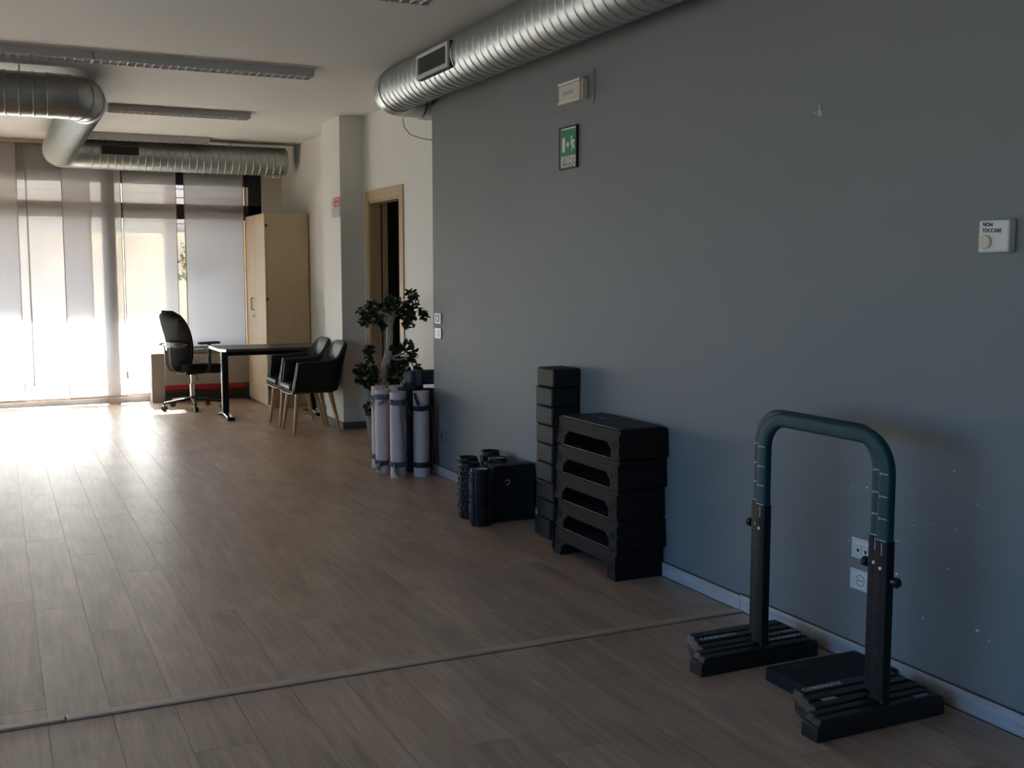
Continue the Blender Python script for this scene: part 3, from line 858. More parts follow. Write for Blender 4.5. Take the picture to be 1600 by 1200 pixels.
dk = thing('desk', 'dark desk with T-shaped metal leg between the office chair and cabinet', 'desk', (1.983, 10.88, 0))
ZT = .712
bm = bmesh.new()
prism(bm, [(.0, .10), (.05, 0.0), (1.12, 0), (1.12, .66), (.0, .66)], lambda u, v, w: (u, v, w), ZT - .026, ZT)
obj('desktop', bm, 'desk_top', dk, bevel=.002)
bm = bmesh.new()
prism(bm, [(-.002, .66), (-.002, .0995), (.0485, -.002), (.05, 0), (.0005, .10), (.0005, .66)], lambda u, v, w: (u, v, w), ZT - .027, ZT - .001)
obj('edge_glint', bm, 'desk_edge', dk)  # thin bright strip that draws the edge highlight
for x, nm in ((.085, 'leg'), (.98, 'leg')):
    lg = obj(nm, B((x - .03, x + .03, .25, .33, .045, ZT - .03)), 'black_metal', dk, bevel=.006)
    obj('leg_trim', B((x - .034, x - .0302, .262, .318, .05, ZT - .03)), 'chrome', lg)
    bm = bmesh.new()
    pts = [(x, .03, .014), (x, .10, .030), (x, .22, .042), (x, .36, .042), (x, .48, .030), (x, .56, .014)]
    sweep(bm, pts, rrect(.065, .026, .008), up=(0, 0, 1))
    ft = obj('foot_bar', bm, 'chrome', lg, smooth=40)
    obj('end_cap', B((x - .036, x + .036, .0, .07, .004, .032)), 'black_metal', lg, bevel=.005)
    obj('glide', B((x - .02, x + .02, .01, .045, 0, .004)), 'black_metal', lg)
    obj('glide', B((x - .02, x + .02, .53, .56, 0, .004)), 'black_metal', lg)
obj('cross_beam', B((.12, .95, .27, .31, ZT - .085, ZT - .028)), 'black_metal', dk)

def tub_chair(label, loc):
    t = thing('armchair', label, 'chair', loc, PI, 'black leatherette armchairs by the column')
    # local: faces +X, seat centre at origin
    def shell(off, top):
        # plan U: front-right arm -> back -> front-left arm
        pts = []
        hw = .265 - off
        bx = -.235 + off
        rc = .08
        pts.append((.225, -hw)); pts.append((.15, -hw)); pts.append((.06, -hw)); pts.append((-.04, -hw))
        pts += [(bx + rc + rc * math.cos(rad(a)), -hw + rc + rc * math.sin(rad(a))) for a in (-100, -120, -140, -160, -178)]
        pts.append((bx, -.06)); pts.append((bx - .004, 0))
        full = pts + [(x, -y) for x, y in pts[-2::-1]]
        return full
    o_ = shell(0, 0); i_ = shell(.034, 0)
    n = len(o_)
    def ztop(k):
        s = min(k, n - 1 - k)
        return [.662, .664, .666, .670, .682, .712, .765, .815, .838, .842, .842][min(s, 10)]
    def row(P, zf, lean):
        out = []
        for k, (x, y) in enumerate(P):
            zt = ztop(k); z = .385 + (zt - .385) * zf
            s = min(k, n - 1 - k)
            lb = lean * max(0, min(1, (s - 2) / 6)) * (z - .40) * .17
            fx = (z - .385) * -.16 if s == 0 else 0
            tap = .90 + .10 * zf
            out.append((x * (1 if x > 0 else tap) - lb + fx * 1.0, y * tap, z))
        return out
    bm = bmesh.new()
    Z = [0, .15, .35, .55, .75, .9, 1.0]
    O = [[bm.verts.new(p) for p in row(o_, z, 1)] for z in Z]
    I = [[bm.verts.new(p) for p in row(i_, z if z < 1 else 1.0, 1)] for z in Z]
    for A in (O, I):
        for j in range(len(Z) - 1):
            for k in range(n - 1): bm.faces.new((A[j][k], A[j][k + 1], A[j + 1][k + 1], A[j + 1][k]))
    for k in range(n - 1):
        bm.faces.new((O[-1][k], O[-1][k + 1], I[-1][k + 1], I[-1][k]))
        bm.faces.new((O[0][k], O[0][k + 1], I[0][k + 1], I[0][k]))
    for e in (0, n - 1):
        for j in range(len(Z) - 1): bm.faces.new((O[j][e], O[j + 1][e], I[j + 1][e], I[j][e]))
    edge_o = [v.co.copy() for v in [O[j][0] for j in range(len(Z))]]
    edge_l = [v.co.copy() for v in [O[j][n - 1] for j in range(len(Z))]]
    top_l = [v.co.copy() for v in O[-1]]
    s = obj('backrest', bm, 'leather', t, smooth=50)
    md = s.modifiers.new('soft', 'SUBSURF'); md.levels = 1; md.render_levels = 1
    bm = bmesh.new(); box(bm, -.165, .214, -.195, .195, .374, .398)
    obj('seat_pan', bm, 'leather', t, bevel=.010)
    bm = bmesh.new(); box(bm, -.19, .248, -.198, .198, .395, .462)
    c = obj('seat', bm, 'leather', t, bevel=.030, seg=4)
    bm = bmesh.new()
    P = list(edge_o)[::-1] + [Vector((.228, -.17, .375)), Vector((.23, 0, .372)), Vector((.228, .17, .375))] + list(edge_l)
    sweep(bm, [p + Vector((.006, 0, 0)) for p in P], circ(.0065, 8))
    obj('edge_highlight', bm, 'edge_highlight', t, smooth=60)  # thin tube added to draw the highlight along arm and seat edges
    for sx, sy in ((1, 1), (1, -1), (-1, 1), (-1, -1)):
        top = Vector((.165 if sx > 0 else -.135, sy * .165, .375)); bot = Vector((.215 if sx > 0 else -.215, sy * .215, 0))
        bm = bmesh.new(); sweep(bm, [bot, bot.lerp(top, .5), top], circ(1, 12), scale=[.0125, .0175, .0225])
        obj('leg', bm, 'wood_leg', t, smooth=60)
    return t
c1 = tub_chair('black leatherette armchair with oak legs in front of the white column', (2.60, 9.85, 0))
c2 = dup(c1, (2.61, 10.43, 0), PI, 'black leatherette armchair with oak legs tucked between its twin and the desk')

oc = thing('office_chair', 'black mesh office chair on a five-star base behind the desk', 'chair', (1.885, 12.06, 0), rad(24))
obj('hub', (lambda b: (lathe(b, [(.035, .085), (.04, .095), (.034, .135), (.028, .14)], 20), b)[1])(bmesh.new()), 'plastic_black', oc, smooth=40)
for k in range(5):
    a = rad(72 * k + 170)
    c, s = math.cos(a), math.sin(a)
    bm = bmesh.new(); sweep(bm, [(.02 * c, .02 * s, .110), (.17 * c, .17 * s, .100), (.315 * c, .315 * s, .082)], rrect(.04, .03, .008), scale=[1.1, .95, .7])
    lg = obj('leg', bm, 'plastic_black', oc, smooth=50)
    bm = bmesh.new()
    for q in (-1, 1):
        lathe(bm, [(.012, -.009), (.027, -.008), (.028, 0), (.027, .008), (.012, .009)], 18, mtx=Matrix.Translation((.315 * c, .315 * s, .0285)) @ Matrix.Rotation(a + .5, 4, 'Z') @ Matrix.Translation((0, .013 * q, 0)) @ Matrix.Rotation(rad(90), 4, 'X'))
    tube(bm, [(.315 * c, .315 * s, .03), (.315 * c, .315 * s, .08)], .008, 8)
    obj('caster', bm, 'plastic_black', lg, smooth=50)
bm = bmesh.new(); lathe(bm, [(.026, .12), (.026, .27), (.015, .275), (.015, .385)], 18); obj('gas_column', bm, 'chrome', oc, smooth=40)
bm = bmesh.new(); box(bm, -.13, .11, -.10, .10, .380, .425); obj('mechanism', bm, 'plastic_black', oc, bevel=.012)
bm = bmesh.new(); tube(bm, [(-.02, -.06, .395), (-.07, -.20, .375), (-.10, -.26, .35)], .007, 8); obj('lever', bm, 'plastic_black', oc, smooth=60)
bm = bmesh.new()
prism(bm, rrect(.47, .47, .11, 5), lambda u, v, w: (u + .04, v, w - .030 * max(0, u - .1) / .13), 0.412, .505)
obj('seat', bm, 'fabric_dark', oc, bevel=.022, seg=3)
# curved mesh backrest
bm = bmesh.new()
nv, nu = 14, 10
def back_pt(u, v, th):
    z = .43 + v * .625
    wv = .20 + .045 * math.sin(min(1, v * 1.25) * PI * .62)
    if v > .70: wv *= math.sqrt(max(.0, 1 - ((v - .70) / .30) ** 2)) * .68 + .32
    if v < .12: wv *= .80 + .20 * v / .12
    y = u * wv
    x = -.215 + .055 * math.sin(v * PI) * .9 - .105 * v ** 1.5 + .055 * u * u
    return (x - th, y, z)
for th, m_, nm in ((0, 'mesh_fabric', 'backrest'),):
    F = [[bm.verts.new(back_pt(-1 + 2 * i / nu, j / nv, 0)) for i in range(nu + 1)] for j in range(nv + 1)]
    for j in range(nv):
        for i in range(nu): bm.faces.new((F[j][i], F[j][i + 1], F[j + 1][i + 1], F[j + 1][i]))
br = obj('backrest', bm, 'mesh_fabric', oc, smooth=60)
md = br.modifiers.new('thick', 'SOLIDIFY'); md.thickness = .006
bm = bmesh.new()
loop = [back_pt(-1, j / nv, 0) for j in range(nv + 1)] + [back_pt(-1 + 2 * i / nu, 1, 0) for i in range(1, nu)] + [back_pt(1, j / nv, 0) for j in range(nv, -1, -1)] + [back_pt(1 - 2 * i / nu, 0, 0) for i in range(1, nu)]
sweep(bm, loop, circ(.013, 8), closed=True, up=(1, 0, 0))
obj('back_frame', bm, 'fabric_dark', oc, smooth=60)
bm = bmesh.new(); sweep(bm, [(-.185, -.17, .70), (-.235, -.10, .70), (-.245, 0, .70), (-.235, .10, .70), (-.185, .17, .70)], rrect(.012, .06, .004), up=(0, 0, 1))
obj('lumbar_bar', bm, 'plastic_black', oc, smooth=50)
bm = bmesh.new()
for q in (-1, 1):
    tube(bm, [(-.19, q * .225, .71), (-.27, q * .19, .70), (-.285, q * .06, .69), (-.285, q * .05, .66), (-.275, q * .045, .50), (-.24, q * .04, .43), (-.12, q * .035, .40)], .009, 8)
obj('back_support', bm, 'plastic_grey', oc, smooth=60)
for q in (-1, 1):
    bm = bmesh.new()
    sweep(bm, [(.03, q * .22, .43), (.03, q * .285, .45), (.03, q * .29, .50), (.03, q * .29, .715)], rrect(.045, .018, .006), up=(1, 0, 0))
    ar = obj('armrest', bm, 'plastic_black', oc, smooth=50)
    obj('arm_pad', B((-.09, .15, q * .29 - .04, q * .29 + .04, .712, .738)), 'plastic_black', ar, bevel=.012)

# ---------------------------------------------------------------- plant
pl = thing('potted_ficus', 'ficus tree with bare trunk in a dark tapered planter by the doorway', 'plant', (2.745, 8.05, 0))
bm = bmesh.new(); lathe(bm, [(.135, 0), (.14, .005), (.185, .34), (.19, .36), (.178, .36), (.172, .335), (.0, .33)], 32, cap=False)
obj('pot', bm, 'pot', pl, smooth=40)
bm = bmesh.new(); lathe(bm, [(.172, .334), (.09, .340), (.0, .342)], 24, cap=False); obj('soil', bm, 'soil', pl, smooth=60)
bm = bmesh.new()
tr = [(-.045, 0, .33), (-.06, 0, .48), (-0.078, 0.0, 0.601), (-0.051, 0.0, 0.66), (-0.018, 0.0, 0.773), (0.004, 0.0, 0.872), (0.01, 0.0, 0.971), (0.011, 0.0, 1.056), (0.033, 0.0, 1.134), (0.044, 0.0, 1.194)]
sweep(bm, tr, circ(1, 12), scale=[.052, .045, .040, .036, .034, .030, .027, .026, .024, .018])
obj('trunk', bm, 'bark', pl, smooth=70)
bm = bmesh.new()
BR = [[(-0.051, 0.0, 0.66), (-0.144, 0.0, 0.679), (-0.215, 0.0, 0.696)], [(-0.051, 0.0, 0.65), (-0.091, 0.0, 0.751), (-0.131, 0.0, 0.837)], [(0.028, 0.0, 1.125), (-0.055, 0.0, 1.156), (-0.127, 0.0, 1.176)], [(0.027, 0.0, 1.115), (0.112, 0.0, 1.143), (0.228, 0.0, 1.121)], [(0.038, 0.0, 1.154), (0.123, 0.0, 1.203), (0.181, 0.0, 1.262)],
      [(-0.008, 0.0, 0.798), (0.097, 0.0, 0.784), (0.182, 0.0, 0.812)], [(-0.04, 0.0, 0.66), (0.085, 0.0, 0.645), (0.202, 0.0, 0.67)], [(-0.008, 0.0, 0.798), (0.129, 0.0, 0.833), (0.178, 0.0, 0.892)], [(-.045, 0, .335), (-0.137, 0.0, 0.38), (-0.173, 0.0, 0.416)]]
for b in BR:
    bm = bmesh.new(); sweep(bm, b, circ(1, 6), scale=[.012, .008, .004])
    obj('branch', bm, 'bark', pl, smooth=60)
bm = bmesh.new()
CL = [(0.181, 0, 1.276, 11), (0.207, 0, 1.202, 11), (0.175, 0, 1.162, 9), (0.254, 0, 1.136, 10), (0.201, 0, 1.092, 10), (0.132, 0, 1.108, 9), (0.142, 0, 1.058, 7), (-0.121, 0, 1.21, 12), (-0.148, 0, 1.147, 12), (-0.086, 0, 1.136, 16), (-0.095, 0, 1.075, 10), (-0.138, 0, 1.073, 11), (-0.012, 0, 1.20, 11), (0.06, 0, 1.203, 14), (0.115, 0, 1.14, 9), (0.03, 0, 1.25, 7), (0.133, 0, 1.183, 8), (0.162, 0, 0.893, 9), (0.177, 0, 0.832, 9), (0.135, 0, 0.868, 8), (0.187, 0, 0.781, 8), (0.15, 0, 0.763, 8), (-0.121, 0, 0.856, 9), (-0.132, 0, 0.802, 9), (-0.23, 0, 0.741, 9), (-0.256, 0, 0.693, 8), (-0.19, 0, 0.695, 10), (-0.216, 0, 0.627, 8), (-0.144, 0, 0.654, 11), (-0.155, 0, 0.595, 8), (-0.10, 0, 0.705, 10), (0.02, 0, 0.715, 10), (0.03, 0, 0.672, 13), (0.075, 0, 0.645, 14), (0.149, 0, 0.672, 13), (0.197, 0, 0.701, 9), (0.218, 0, 0.649, 9), (-0.005, 0, 0.885, 4), (-0.009, 0, 0.648, 11), (0.107, 0, 0.734, 10), (-0.168, 0, 0.446, 8), (-0.194, 0, 0.418, 5), (-0.137, 0, 0.425, 7)]
for x, y, z, r in CL:
    leafball(bm, (x, random.uniform(-.12, .12), z), r * .0052, int(9 + r * 2.6), .052)
f = obj('foliage', bm, 'leaf', pl); f['kind'] = 'stuff'

# ---------------------------------------------------------------- rolled mats
def rolled(label, x, y, r, m, strap, zs=(.53, .085), sling=None, rz=0, H=.612, lean=(0, 0)):
    t = thing('rolled_mat', label, 'mat', (x, y, 0), rz, 'rolled exercise mats at the wall end')
    bm = bmesh.new()
    th = .0062
    turns = int((r - .014) / (th + .0012))
    n = turns * 22
    pts = []
    for i in range(n + 1):
        a = 2 * PI * i / 22
        rr = r - th / 2 - (th + .0012) * i / 22
        pts.append((rr * math.cos(a), rr * math.sin(a), 0))
    prof = [(-th / 2, 0), (th / 2, 0), (th / 2, H), (-th / 2, H)]
    rings = []
    for i, p in enumerate(pts):
        d = Vector((p[0], p[1], 0)).normalized()
        rings.append([bm.verts.new((p[0] + d.x * a, p[1] + d.y * a, b)) for a, b in prof])
    for A, C in zip(rings, rings[1:]):
        for k in range(4): bm.faces.new((A[k], A[(k + 1) % 4], C[(k + 1) % 4], C[k]))
    bm.faces.new(rings[0]); bm.faces.new(rings[-1])
    obj('roll', bm, m, t, smooth=40)
    for z, tilt in zs:
        bm = bmesh.new()
        R = r + .0025
        P_ = [(R * math.cos(2 * PI * k / 32), R * math.sin(2 * PI * k / 32), z + tilt * math.cos(2 * PI * k / 32 - .9)) for k in range(32)]
        sweep(bm, P_, [(-.002, -.019), (.002, -.019), (.002, .019), (-.002, .019)], closed=True, up=(0, 0, 1))
        obj('strap', bm, strap, t, smooth=50)
    if sling:
        for sg_ in sling:
            bm = bmesh.new()
            sweep(bm, sg_, [(-.002, -.019), (.002, -.019), (.002, .019), (-.002, .019)], up=(0, 1, 0))
            obj('strap', bm, strap, t, smooth=50)
    for c_ in t.children:
        if lean != (0, 0): c_.rotation_euler = (lean[0], lean[1], 0)
    return t
def rib(pts, r):  # points given as (angle deg, z, radial offset)
    return [((r + .006 + o) * math.cos(rad(a)), (r + .006 + o) * math.sin(rad(a)), z) for a, z, o in pts]
ra = .062
rolled('rolled pale pink mat with dark slate straps beside the grey wall', 2.738, 7.325, ra, 'mat_pale', 'strap_dark', ((.505, .014), (.085, 0)),
       [rib([(200, .605, 0), (215, .56, .0), (232, .515, .001)], ra), rib([(-30, .50, .006), (-15, .38, .012), (-10, .25, .014), (-18, .14, .012), (-30, .085, .006)], ra)])
rb = .061
rolled('rolled pale pink mat with a long slate strap slanting down its front', 2.572, 7.355, rb, 'mat_pale', 'strap', ((.545, .004), (.10, .006)),
       [rib([(262, .55, .003), (268, .45, .007), (276, .33, .009), (284, .22, .009), (292, .12, .004)], rb), rib([(300, .545, .003), (318, .49, .01), (334, .45, .02), (350, .46, .016)], rb), rib([(225, .10, .004), (232, .05, .008), (250, .012, .006)], rb)])
rolled('rolled pale pink mat with a knotted slate strap, second in the row from the planter', 2.535, 7.575, rb, 'mat_pale', 'strap', ((.555, -.006), (.085, .01)),
       [rib([(262, .56, .003), (248, .53, .012), (225, .51, .016)], rb), rib([(235, .09, .004), (210, .04, .02), (190, .012, .03)], rb)])
rolled('rolled pale pink mat standing closest to the dark planter', 2.578, 7.80, .060, 'mat_pale', 'strap', ((.53, .004), (.085, .0)),
       [rib([(240, .54, .004), (215, .48, .03), (200, .44, .045), (196, .46, .05)], .06)])
rolled('rolled pale mat in the rear row with its spiral end showing', 2.715, 7.785, .062, 'mat_pale', 'strap', ((.53, 0), (.085, 0)))
rolled('rolled dark navy mat in the middle of the mat cluster', 2.70, 7.545, .064, 'mat_navy', 'strap_dark', ((.53, 0), (.085, 0)), H=.618)
rolled('rolled dark navy mat in the rear row next to the folded bag', 2.85, 7.745, .064, 'mat_navy', 'strap_dark', ((.53, 0), (.085, 0)), H=.622)
rolled('rolled dark navy mat tucked behind the wall corner', 2.888, 7.585, .06, 'mat_navy', 'strap_dark', ((.53, 0), (.085, 0)), H=.60)
bg_ = thing('folded_bag', 'folded navy mat bag with grey strap resting on the rolled mats', 'bag', (2.86, 7.66, .624))
bm = bmesh.new()
prism(bm, rrect(.22, .11, .035, 4), lambda u, v, w: (u, w, v + .056 + .008 * math.sin(u * 40 + w * 15)), -.09, .09)
obj('body', bm, 'bag_navy', bg_, bevel=.018, seg=3)
bm = bmesh.new(); sweep(bm, [(-.05, -.094, .005), (-.052, -.098, .05), (-.048, -.094, .105), (-.04, -.06, .116)], [(-.022, -.002), (.022, -.002), (.022, .002), (-.022, .002)], up=(0, 1, 0))
obj('strap', bm, 'strap', bg_, smooth=50)

# ---------------------------------------------------------------- foam rollers
def roller(label, x, y, r, kind, core, H=.333, rz=0):
    t = thing('foam_roller', label, 'foam roller', (x, y, 0), rz, 'foam rollers standing by the wall')
    bm = bmesh.new()
    ri = r * .70
    lathe(bm, [(ri, .003), (r - .007, 0), (r - .006, .004), (r - .006, H - .004), (r - .007, H), (ri, H - .003)], 36, cap=False)
    obj('sleeve', bm, 'roller', t, smooth=40)
    bm = bmesh.new()
    lathe(bm, [(ri - .006, .004), (ri, .004), (ri, H - .006), (ri - .006, H - .006), (ri - .006, .004)], 32, cap=False)
    obj('core', bm, core, t, smooth=40)
    bm = bmesh.new()
    def patch(a0, a1, z0, z1):
        n = 4
        inn, out = [], []
        for z in (z0, z1):
            for k in range(n + 1):
                a = rad(a0 + (a1 - a0) * k / n)
                inn.append(bm.verts.new(((r - .0065) * math.cos(a), (r - .0065) * math.sin(a), z)))
                aa = rad(a0 + (a1 - a0) * (k * .86 / n + .07)); zz = z + (.003 if z == z0 else -.003)
                out.append(bm.verts.new((r * math.cos(aa), r * math.sin(aa), zz)))
        m = n + 1
        for k in range(n):
            bm.faces.new((out[k], out[k + 1], out[m + k + 1], out[m + k]))
            bm.faces.new((inn[k], inn[k + 1], out[k + 1], out[k])); bm.faces.new((inn[m + k], inn[m + k + 1], out[m + k + 1], out[m + k]))
        bm.faces.new((inn[0], out[0], out[m], inn[m])); bm.faces.new((inn[n], out[n], out[m + n], inn[m + n]))
    if kind == 'grid':
        for i in range(9):
            for k in range(10):
                a = k * 36 + (18 if i % 2 else 0)
                patch(a, a + 27, .012 + i * .035, .040 + i * .035)
    else:
        zz = .008
        hs = [.030, .014, .020, .060, .014, .022, .014, .022, .060, .020, .016, .018]
        for h in hs:
            if zz + h > H - .004: break
            for k in range(5): patch(k * 72 + 150, k * 72 + 150 + 62, zz, zz + h - .004)
            zz += h
    f = obj('tread', bm, 'roller', t, smooth=30); f['kind'] = 'stuff'
    return t
roller('black grid foam roller, first of the wall row next to the pale mats', 2.585, 6.11, .066, 'grid', 'core_dark')
roller('black grid foam roller between the banded one and the far pair', 2.515, 5.915, .066, 'grid', 'core_dark')
roller('black banded foam roller with pale core standing in front of the group', 2.497, 5.715, .066, 'band', 'core_light')
roller('black grid foam roller standing hardest against the grey wall', 2.775, 6.20, .066, 'grid', 'core_dark', H=.345)
roller('black foam roller with pale core behind the black foam box', 2.745, 6.02, .062, 'grid', 'core_light')
roller('black grid foam roller with dark core between the pale-cored roller and the box', 2.655, 5.875, .062, 'grid', 'core_dark')
fb = thing('foam_box', 'plain black foam box with small round logo beside the rollers', 'box', (2.715, 5.755, 0))
bm = bmesh.new(); box(bm, -.135, .135, -.04, .045, 0, .335)
obj('body', bm, 'roller', fb, bevel=.008)
bm = bmesh.new()
sweep(bm, [(-.045 + .014 * math.cos(rad(a)), -.0404, .235 + .014 * math.sin(rad(a))) for a in range(-130, 171, 20)], [(-.003, -.0005), (.003, -.0005), (.003, .0005), (-.003, .0005)], up=(0, 1, 0))
obj('logo_mark', bm, 'logo_grey', fb)

# ---------------------------------------------------------------- foam blocks
names = ['topmost', 'second from the top', 'third from the top', 'fourth from the top', 'middle one', 'sixth from the top', 'seventh from the top', 'eighth from the top', 'lowest, resting on the floor,']
z = .0
bh = .1045
offs = [(.0, .02, -3), (.012, .0, 0), (.004, -.004, 1), (.000, .002, 0), (.008, .004, -1), (.004, .000, 1), (.0, .002, 0), (-.004, .0, 0), (.012, .002, 0)]
blk = None
for i in range(9):
    dx, dy, da = offs[i]
    lab = 'charcoal foam block, %s in the tall stack of nine' % names[8 - i].rstrip(',')
    loc = (2.775 + dx * .6, 5.29 + dy, z)
    if blk is None:
        blk = thing('foam_block', lab, 'block', loc, rad(da), 'yoga blocks stacked by the wall')
        obj('body', B((-.083, .080, -.100, .100, 0, bh - .001)), 'foam', blk, bevel=.010, seg=3)
    else:
        dup(blk, loc, rad(da), lab)
    z += bh

# ---------------------------------------------------------------- aerobic steps
def step_bench(label, loc, rz):
    t = thing('step_bench', label, 'step', loc, rz, 'black aerobic steps stacked by the wall')
    # local: length along Y, front face at -X
    h = .1455
    hl, hb = .311, .317
    poly = [(-hb, 0), (-.235, 0), (-.228, .046), (-.212, .052), (-.192, .071), (.192, .071), (.212, .052), (.228, .046), (.235, 0), (hb, 0), (hl, h - .006), (hl - .010, h - .006), (-hl + .010, h - .006), (-hl, h - .006)]
    bm = bmesh.new()
    prism(bm, poly, lambda u, v, w: (w + (.012 * v / h if w < 0 else -.006 * v / h), u, v), -.142, .132)
    obj('body', bm, 'step', t, bevel=.005, seg=2)
    bm = bmesh.new(); prism(bm, rrect(.246, .585, .02, 4), lambda u, v, w: (u - .004, v, w), h - .008, h - .001)
    tr_ = obj('tread', bm, 'step_tread', t, bevel=.002)
    bm = bmesh.new()
    for i in range(26):
        for j in range(11):
            x, y = -.112 + j * .0215 + (.0107 if i % 2 else 0), -.278 + i * .0222
            if x > .112: continue
            v = [bm.verts.new((x + a, y + b, h - .001)) for a, b in ((-.006, 0), (0, -.008), (.006, 0), (0, .008))]
            c = bm.verts.new((x, y, h + .0004))
            for k in range(4): bm.faces.new((v[k], v[(k + 1) % 4], c))
    f = obj('grip_studs', bm, 'step_tread', tr_); f['kind'] = 'stuff'
    for s in (-1, 1):
        bm = bmesh.new()
        sweep(bm, [(-.1405, s * .272 + .020 * math.cos(2 * PI * k / 20), .070 + .020 * math.sin(2 * PI * k / 20)) for k in range(20)], circ(.0012, 6), closed=True, up=(1, 0, 0))
        obj('moulded_ring', bm, 'step', t, smooth=60)
        for zz in (.02, .075):
            obj('corner_rib', B((-.1445, -.136, s * .3155 - .0018, s * .3155 + .0018, zz, zz + .045)), 'step', t)
    return t
so_ = [(2.735, 4.668, 0, .3), (2.738, 4.652, .146, -.4), (2.738, 4.664, .292, .3), (2.736, 4.650, .438, .2), (2.737, 4.640, .584, -.2)]
sl_ = ['black moulded aerobic step, lowest of the five, standing on the floor', 'black moulded aerobic step, fourth from the top of the stack', 'black moulded aerobic step in the middle of the stack', 'black moulded aerobic step, second from the top of the stack', 'black moulded aerobic step on top of the stack, studded tread visible']
sb = None
for (x, y, z_, a), lb in zip(so_, sl_):
    if sb is None: sb = step_bench(lb, (x, y, z_), rad(a))
    else: dup(sb, (x, y, z_), rad(a), lb)
obj('logo_mark', B((-.02, .0, .05, .10, .1457, .1459)), 'logo_grey', [o for o in COL.objects if o.get('label') == sl_[4]][0])

# ---------------------------------------------------------------- dip bars (pair, nested)
def dip_bar(label, x, y0, y1, foot, ztop):
    """U-shaped bar in the Y-Z plane at x; legs at y0 (near) and y1 (far)"""
    t = thing('dip_bar', label, 'dip bar', (x, (y0 + y1) / 2, 0), 0, 'nested pair of teal dip bars')
    h = (y1 - y0) / 2
    R = .115
    zc = ztop - .027
    path = [(0, -h, .585), (0, -h, .70)] + arc((-h + R, zc - R), R, 180, 90, 8, lambda a, b: (0, a, b)) + [(0, 0, zc)] + arc((h - R, zc - R), R, 90, 0, 8, lambda a, b: (0, a, b)) + [(0, h, .70), (0, h, .585)]
    bm = bmesh.new()
    sweep(bm, path, rrect(.036, .052, .012, 4), up=(0, -1, 0))
    gb = obj('grip_bar', bm, 'teal', t, smooth=40)
    for s in (-1, 1):
        for zz in (.818, .745, .673):
            obj('tick_mark', B((-.0186, -.0181, s * h - .022, s * h + .008, zz - .0014, zz + .0014)), 'tick', gb)
            obj('tick_mark', B((-.0186, -.0181, s * h + .010, s * h + .013, zz - .006, zz + .004)), 'tick', gb)
        obj('tick_mark', B((-.0186, -.0181, s * h - .022, s * h + .02, .601, .604)), 'tick', gb)
        bm = bmesh.new()
        prism(bm, rrect(.0368, .058, .008, 3), lambda u, v, w: (u, s * h + v, w), .07, .60)
        lg = obj('leg', bm, 'black_metal', t, smooth=40)
        obj('leg_collar', B((-.0184, .0184, s * h - .033, s * h + .033, .066, .078)), 'plastic_black', lg, bevel=.003)
        obj('scale_line', B((-.0190, -.0184, s * h - .006, s * h - .003, .555, .595)), 'tick', lg)
        bm = bmesh.new(); lathe(bm, [(.006, 0), (.006, .004), (.003, .006)], 12, mtx=Matrix.Translation((-.0184, s * h - .004, .512)) @ Matrix.Rotation(rad(-90), 4, 'Y'))
        obj('pin', bm, 'pin', lg, smooth=40)
        for k in range(6):
            bm = bmesh.new(); lathe(bm, [(.0055, 0), (.0055, .0012)], 10, mtx=Matrix.Translation((-.0184, s * h - .004, (.445 - .071 * k))) @ Matrix.Rotation(rad(-90), 4, 'Y'))
            obj('pin_hole', bm, 'dark_hole', lg)
            obj('hole_mark', B((-.0190, -.0184, s * h + .004, s * h + .016, (.448 - .071 * k), (.450 - .071 * k))), 'logo_dim', lg)
    return t
XA, XB = 2.545, 2.582
za = .955
dA = dip_bar('teal topped dip bar of the nested pair, on the window side of its twin', XA, 2.590, 3.205, 0, za)
dB = dip_bar('teal topped dip bar of the nested pair, closer to the wall sockets', XB, 2.658, 3.273, 0, za + .002)
def knob(par, y, sgn, z_):
    bm = bmesh.new()
    lathe(bm, [(.006, 0), (.006, .012), (.016, .014), (.017, .030), (.012, .036)], 14, mtx=Matrix.Translation((0, y, z_)) @ Matrix.Rotation(rad(90 if sgn < 0 else -90), 4, 'X'))
    obj('knob', bm, 'plastic_black', par, smooth=40)
hA = (3.205 - 2.590) / 2
knob(dA, -hA - .029, -1, .475); knob(dB, -hA + .029, 1, .50)
knob(dB, hA + .029, 1, .505)
def foot(par, x, yc, w, xa, xb, ridges, s):
    """stepped foot: long along X"""
    bm = bmesh.new()
    prism(bm, [(xa, -w / 2), (xb, -w / 2), (xb, w / 2), (xa, w / 2)], lambda u, v, zz: (u + (.05 if v > w / 2 - .001 and w > .1 and u < (xa + xb) / 2 else 0), yc + v, zz), .0, .052)
    ft = obj('foot', bm, 'plastic_black', par, bevel=.004)
    for k, (ya, yb, zt, xo) in enumerate(ridges):
        bm = bmesh.new()
        prism(bm, [(xa + xo, .046), (xa + xo + .016, zt), (xb - .045, zt), (xb - .004, .060), (xb, .046)], lambda u, v, yy: (u, yy, v), yc + ya, yc + yb)
        obj('foot_ridge', bm, 'plastic_black', ft, bevel=.004)
    return ft
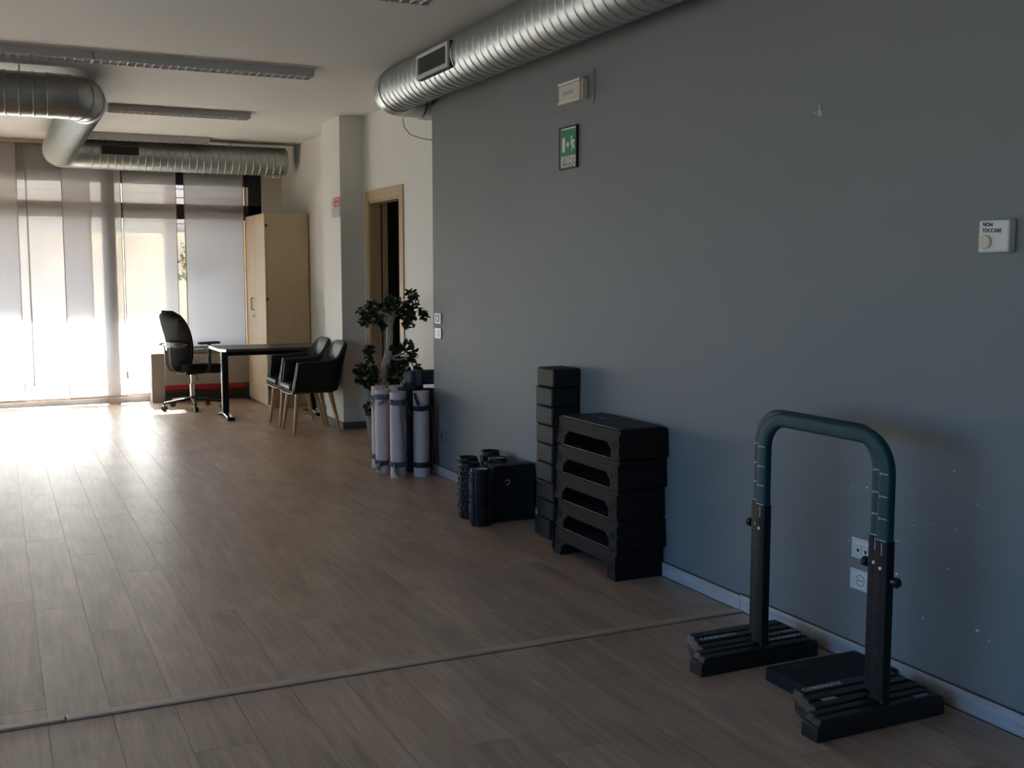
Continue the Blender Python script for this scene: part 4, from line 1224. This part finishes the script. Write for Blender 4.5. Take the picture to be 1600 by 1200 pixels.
# feet: dA stands on the front strips, dB on the rear ones (local coordinates of each bar)
cA, cB = (2.590 + 3.205) / 2, (2.658 + 3.273) / 2
for yy in (2.590, 3.205):
    dlt = 0
    f1 = foot(dA, XA, yy - cA - .012, .076, 2.245 - XA, 2.782 - XA, [(-.036, .0, .070, .004), (.004, .036, .074, .012)], -1)
    f2 = foot(dB, XB, yy - cA + (cA - cB) + .108, .150, 2.30 - XB, 2.800 - XB, [(-.072, -.030, .074, .0), (-.024, .018, .078, .012), (.024, .072, .080, .030)], 1)
    base_y = yy
    near = yy < 3
    tx = lambda par, cx, cyw, x, y, z_, rz, sz=.030, m='print_white': text('lettering', 'CORENGTH', sz, m, par, (x - cx, y - cyw, z_), (0, 0, rz), sx=1.0)
    if near:
        tx(dB, XB, cB, 2.44, 2.744, .0806, rad(6) * 0, .030)
        obj('label_patch', B((2.37 - XB, 2.43 - XB, 2.655 - cB, 2.68 - cB, .0741, .0745)), 'logo_grey', dB)
        obj('label_patch', B((2.67 - XA, 2.73 - XA, 2.556 - cA, 2.574 - cA, .0701, .0704)), 'logo_grey', dA)
        obj('label_patch', B((2.69 - XB, 2.74 - XB, 2.678 - cB, 2.695 - cB, .0781, .0784)), 'logo_dim', dB)
    else:
        tx(dB, XB, cB, 2.43, 3.312, .0786, 0, .030)
        tx(dB, XB, cB, 2.70, 3.265, .0746, PI, .030)
        tx(dA, XA, cA, 2.68, 3.213, .0746, PI, .030)
        obj('label_patch', B((2.40 - XB, 2.46 - XB, 3.352 - cB, 3.372 - cB, .0801, .0804)), 'logo_dim', dB)

pad = thing('foam_pad', 'flat black foam pad lying between the two feet of the dip bars', 'pad', (2.63, 2.925, 0))
bm = bmesh.new(); box(bm, -.19, .222, -.105, .115, 0, .050)
obj('body', bm, 'foam', pad, bevel=.006)
bm = bmesh.new()
sweep(bm, [(-.15, .085, .0504), (-.10, .07, .0504), (-.06, .075, .0504), (-.03, .06, .0504), (-.02, .08, .0504)], [(-.002, -.0003), (.002, -.0003), (.002, .0003), (-.002, .0003)], up=(0, 0, 1))
obj('logo_mark', bm, 'logo_dim', pad)

# lettering as plain meshes
bpy.context.view_layer.update()
dg = bpy.context.evaluated_depsgraph_get()
for o in [o for o in COL.objects if o.type == 'FONT']:
    me = bpy.data.meshes.new_from_object(o.evaluated_get(dg))
    n = bpy.data.objects.new('letters', me); COL.objects.link(n)
    n.parent = o.parent; n.location = o.location; n.rotation_euler = o.rotation_euler; n.scale = o.scale
    bpy.data.objects.remove(o)
    n.name = 'lettering'
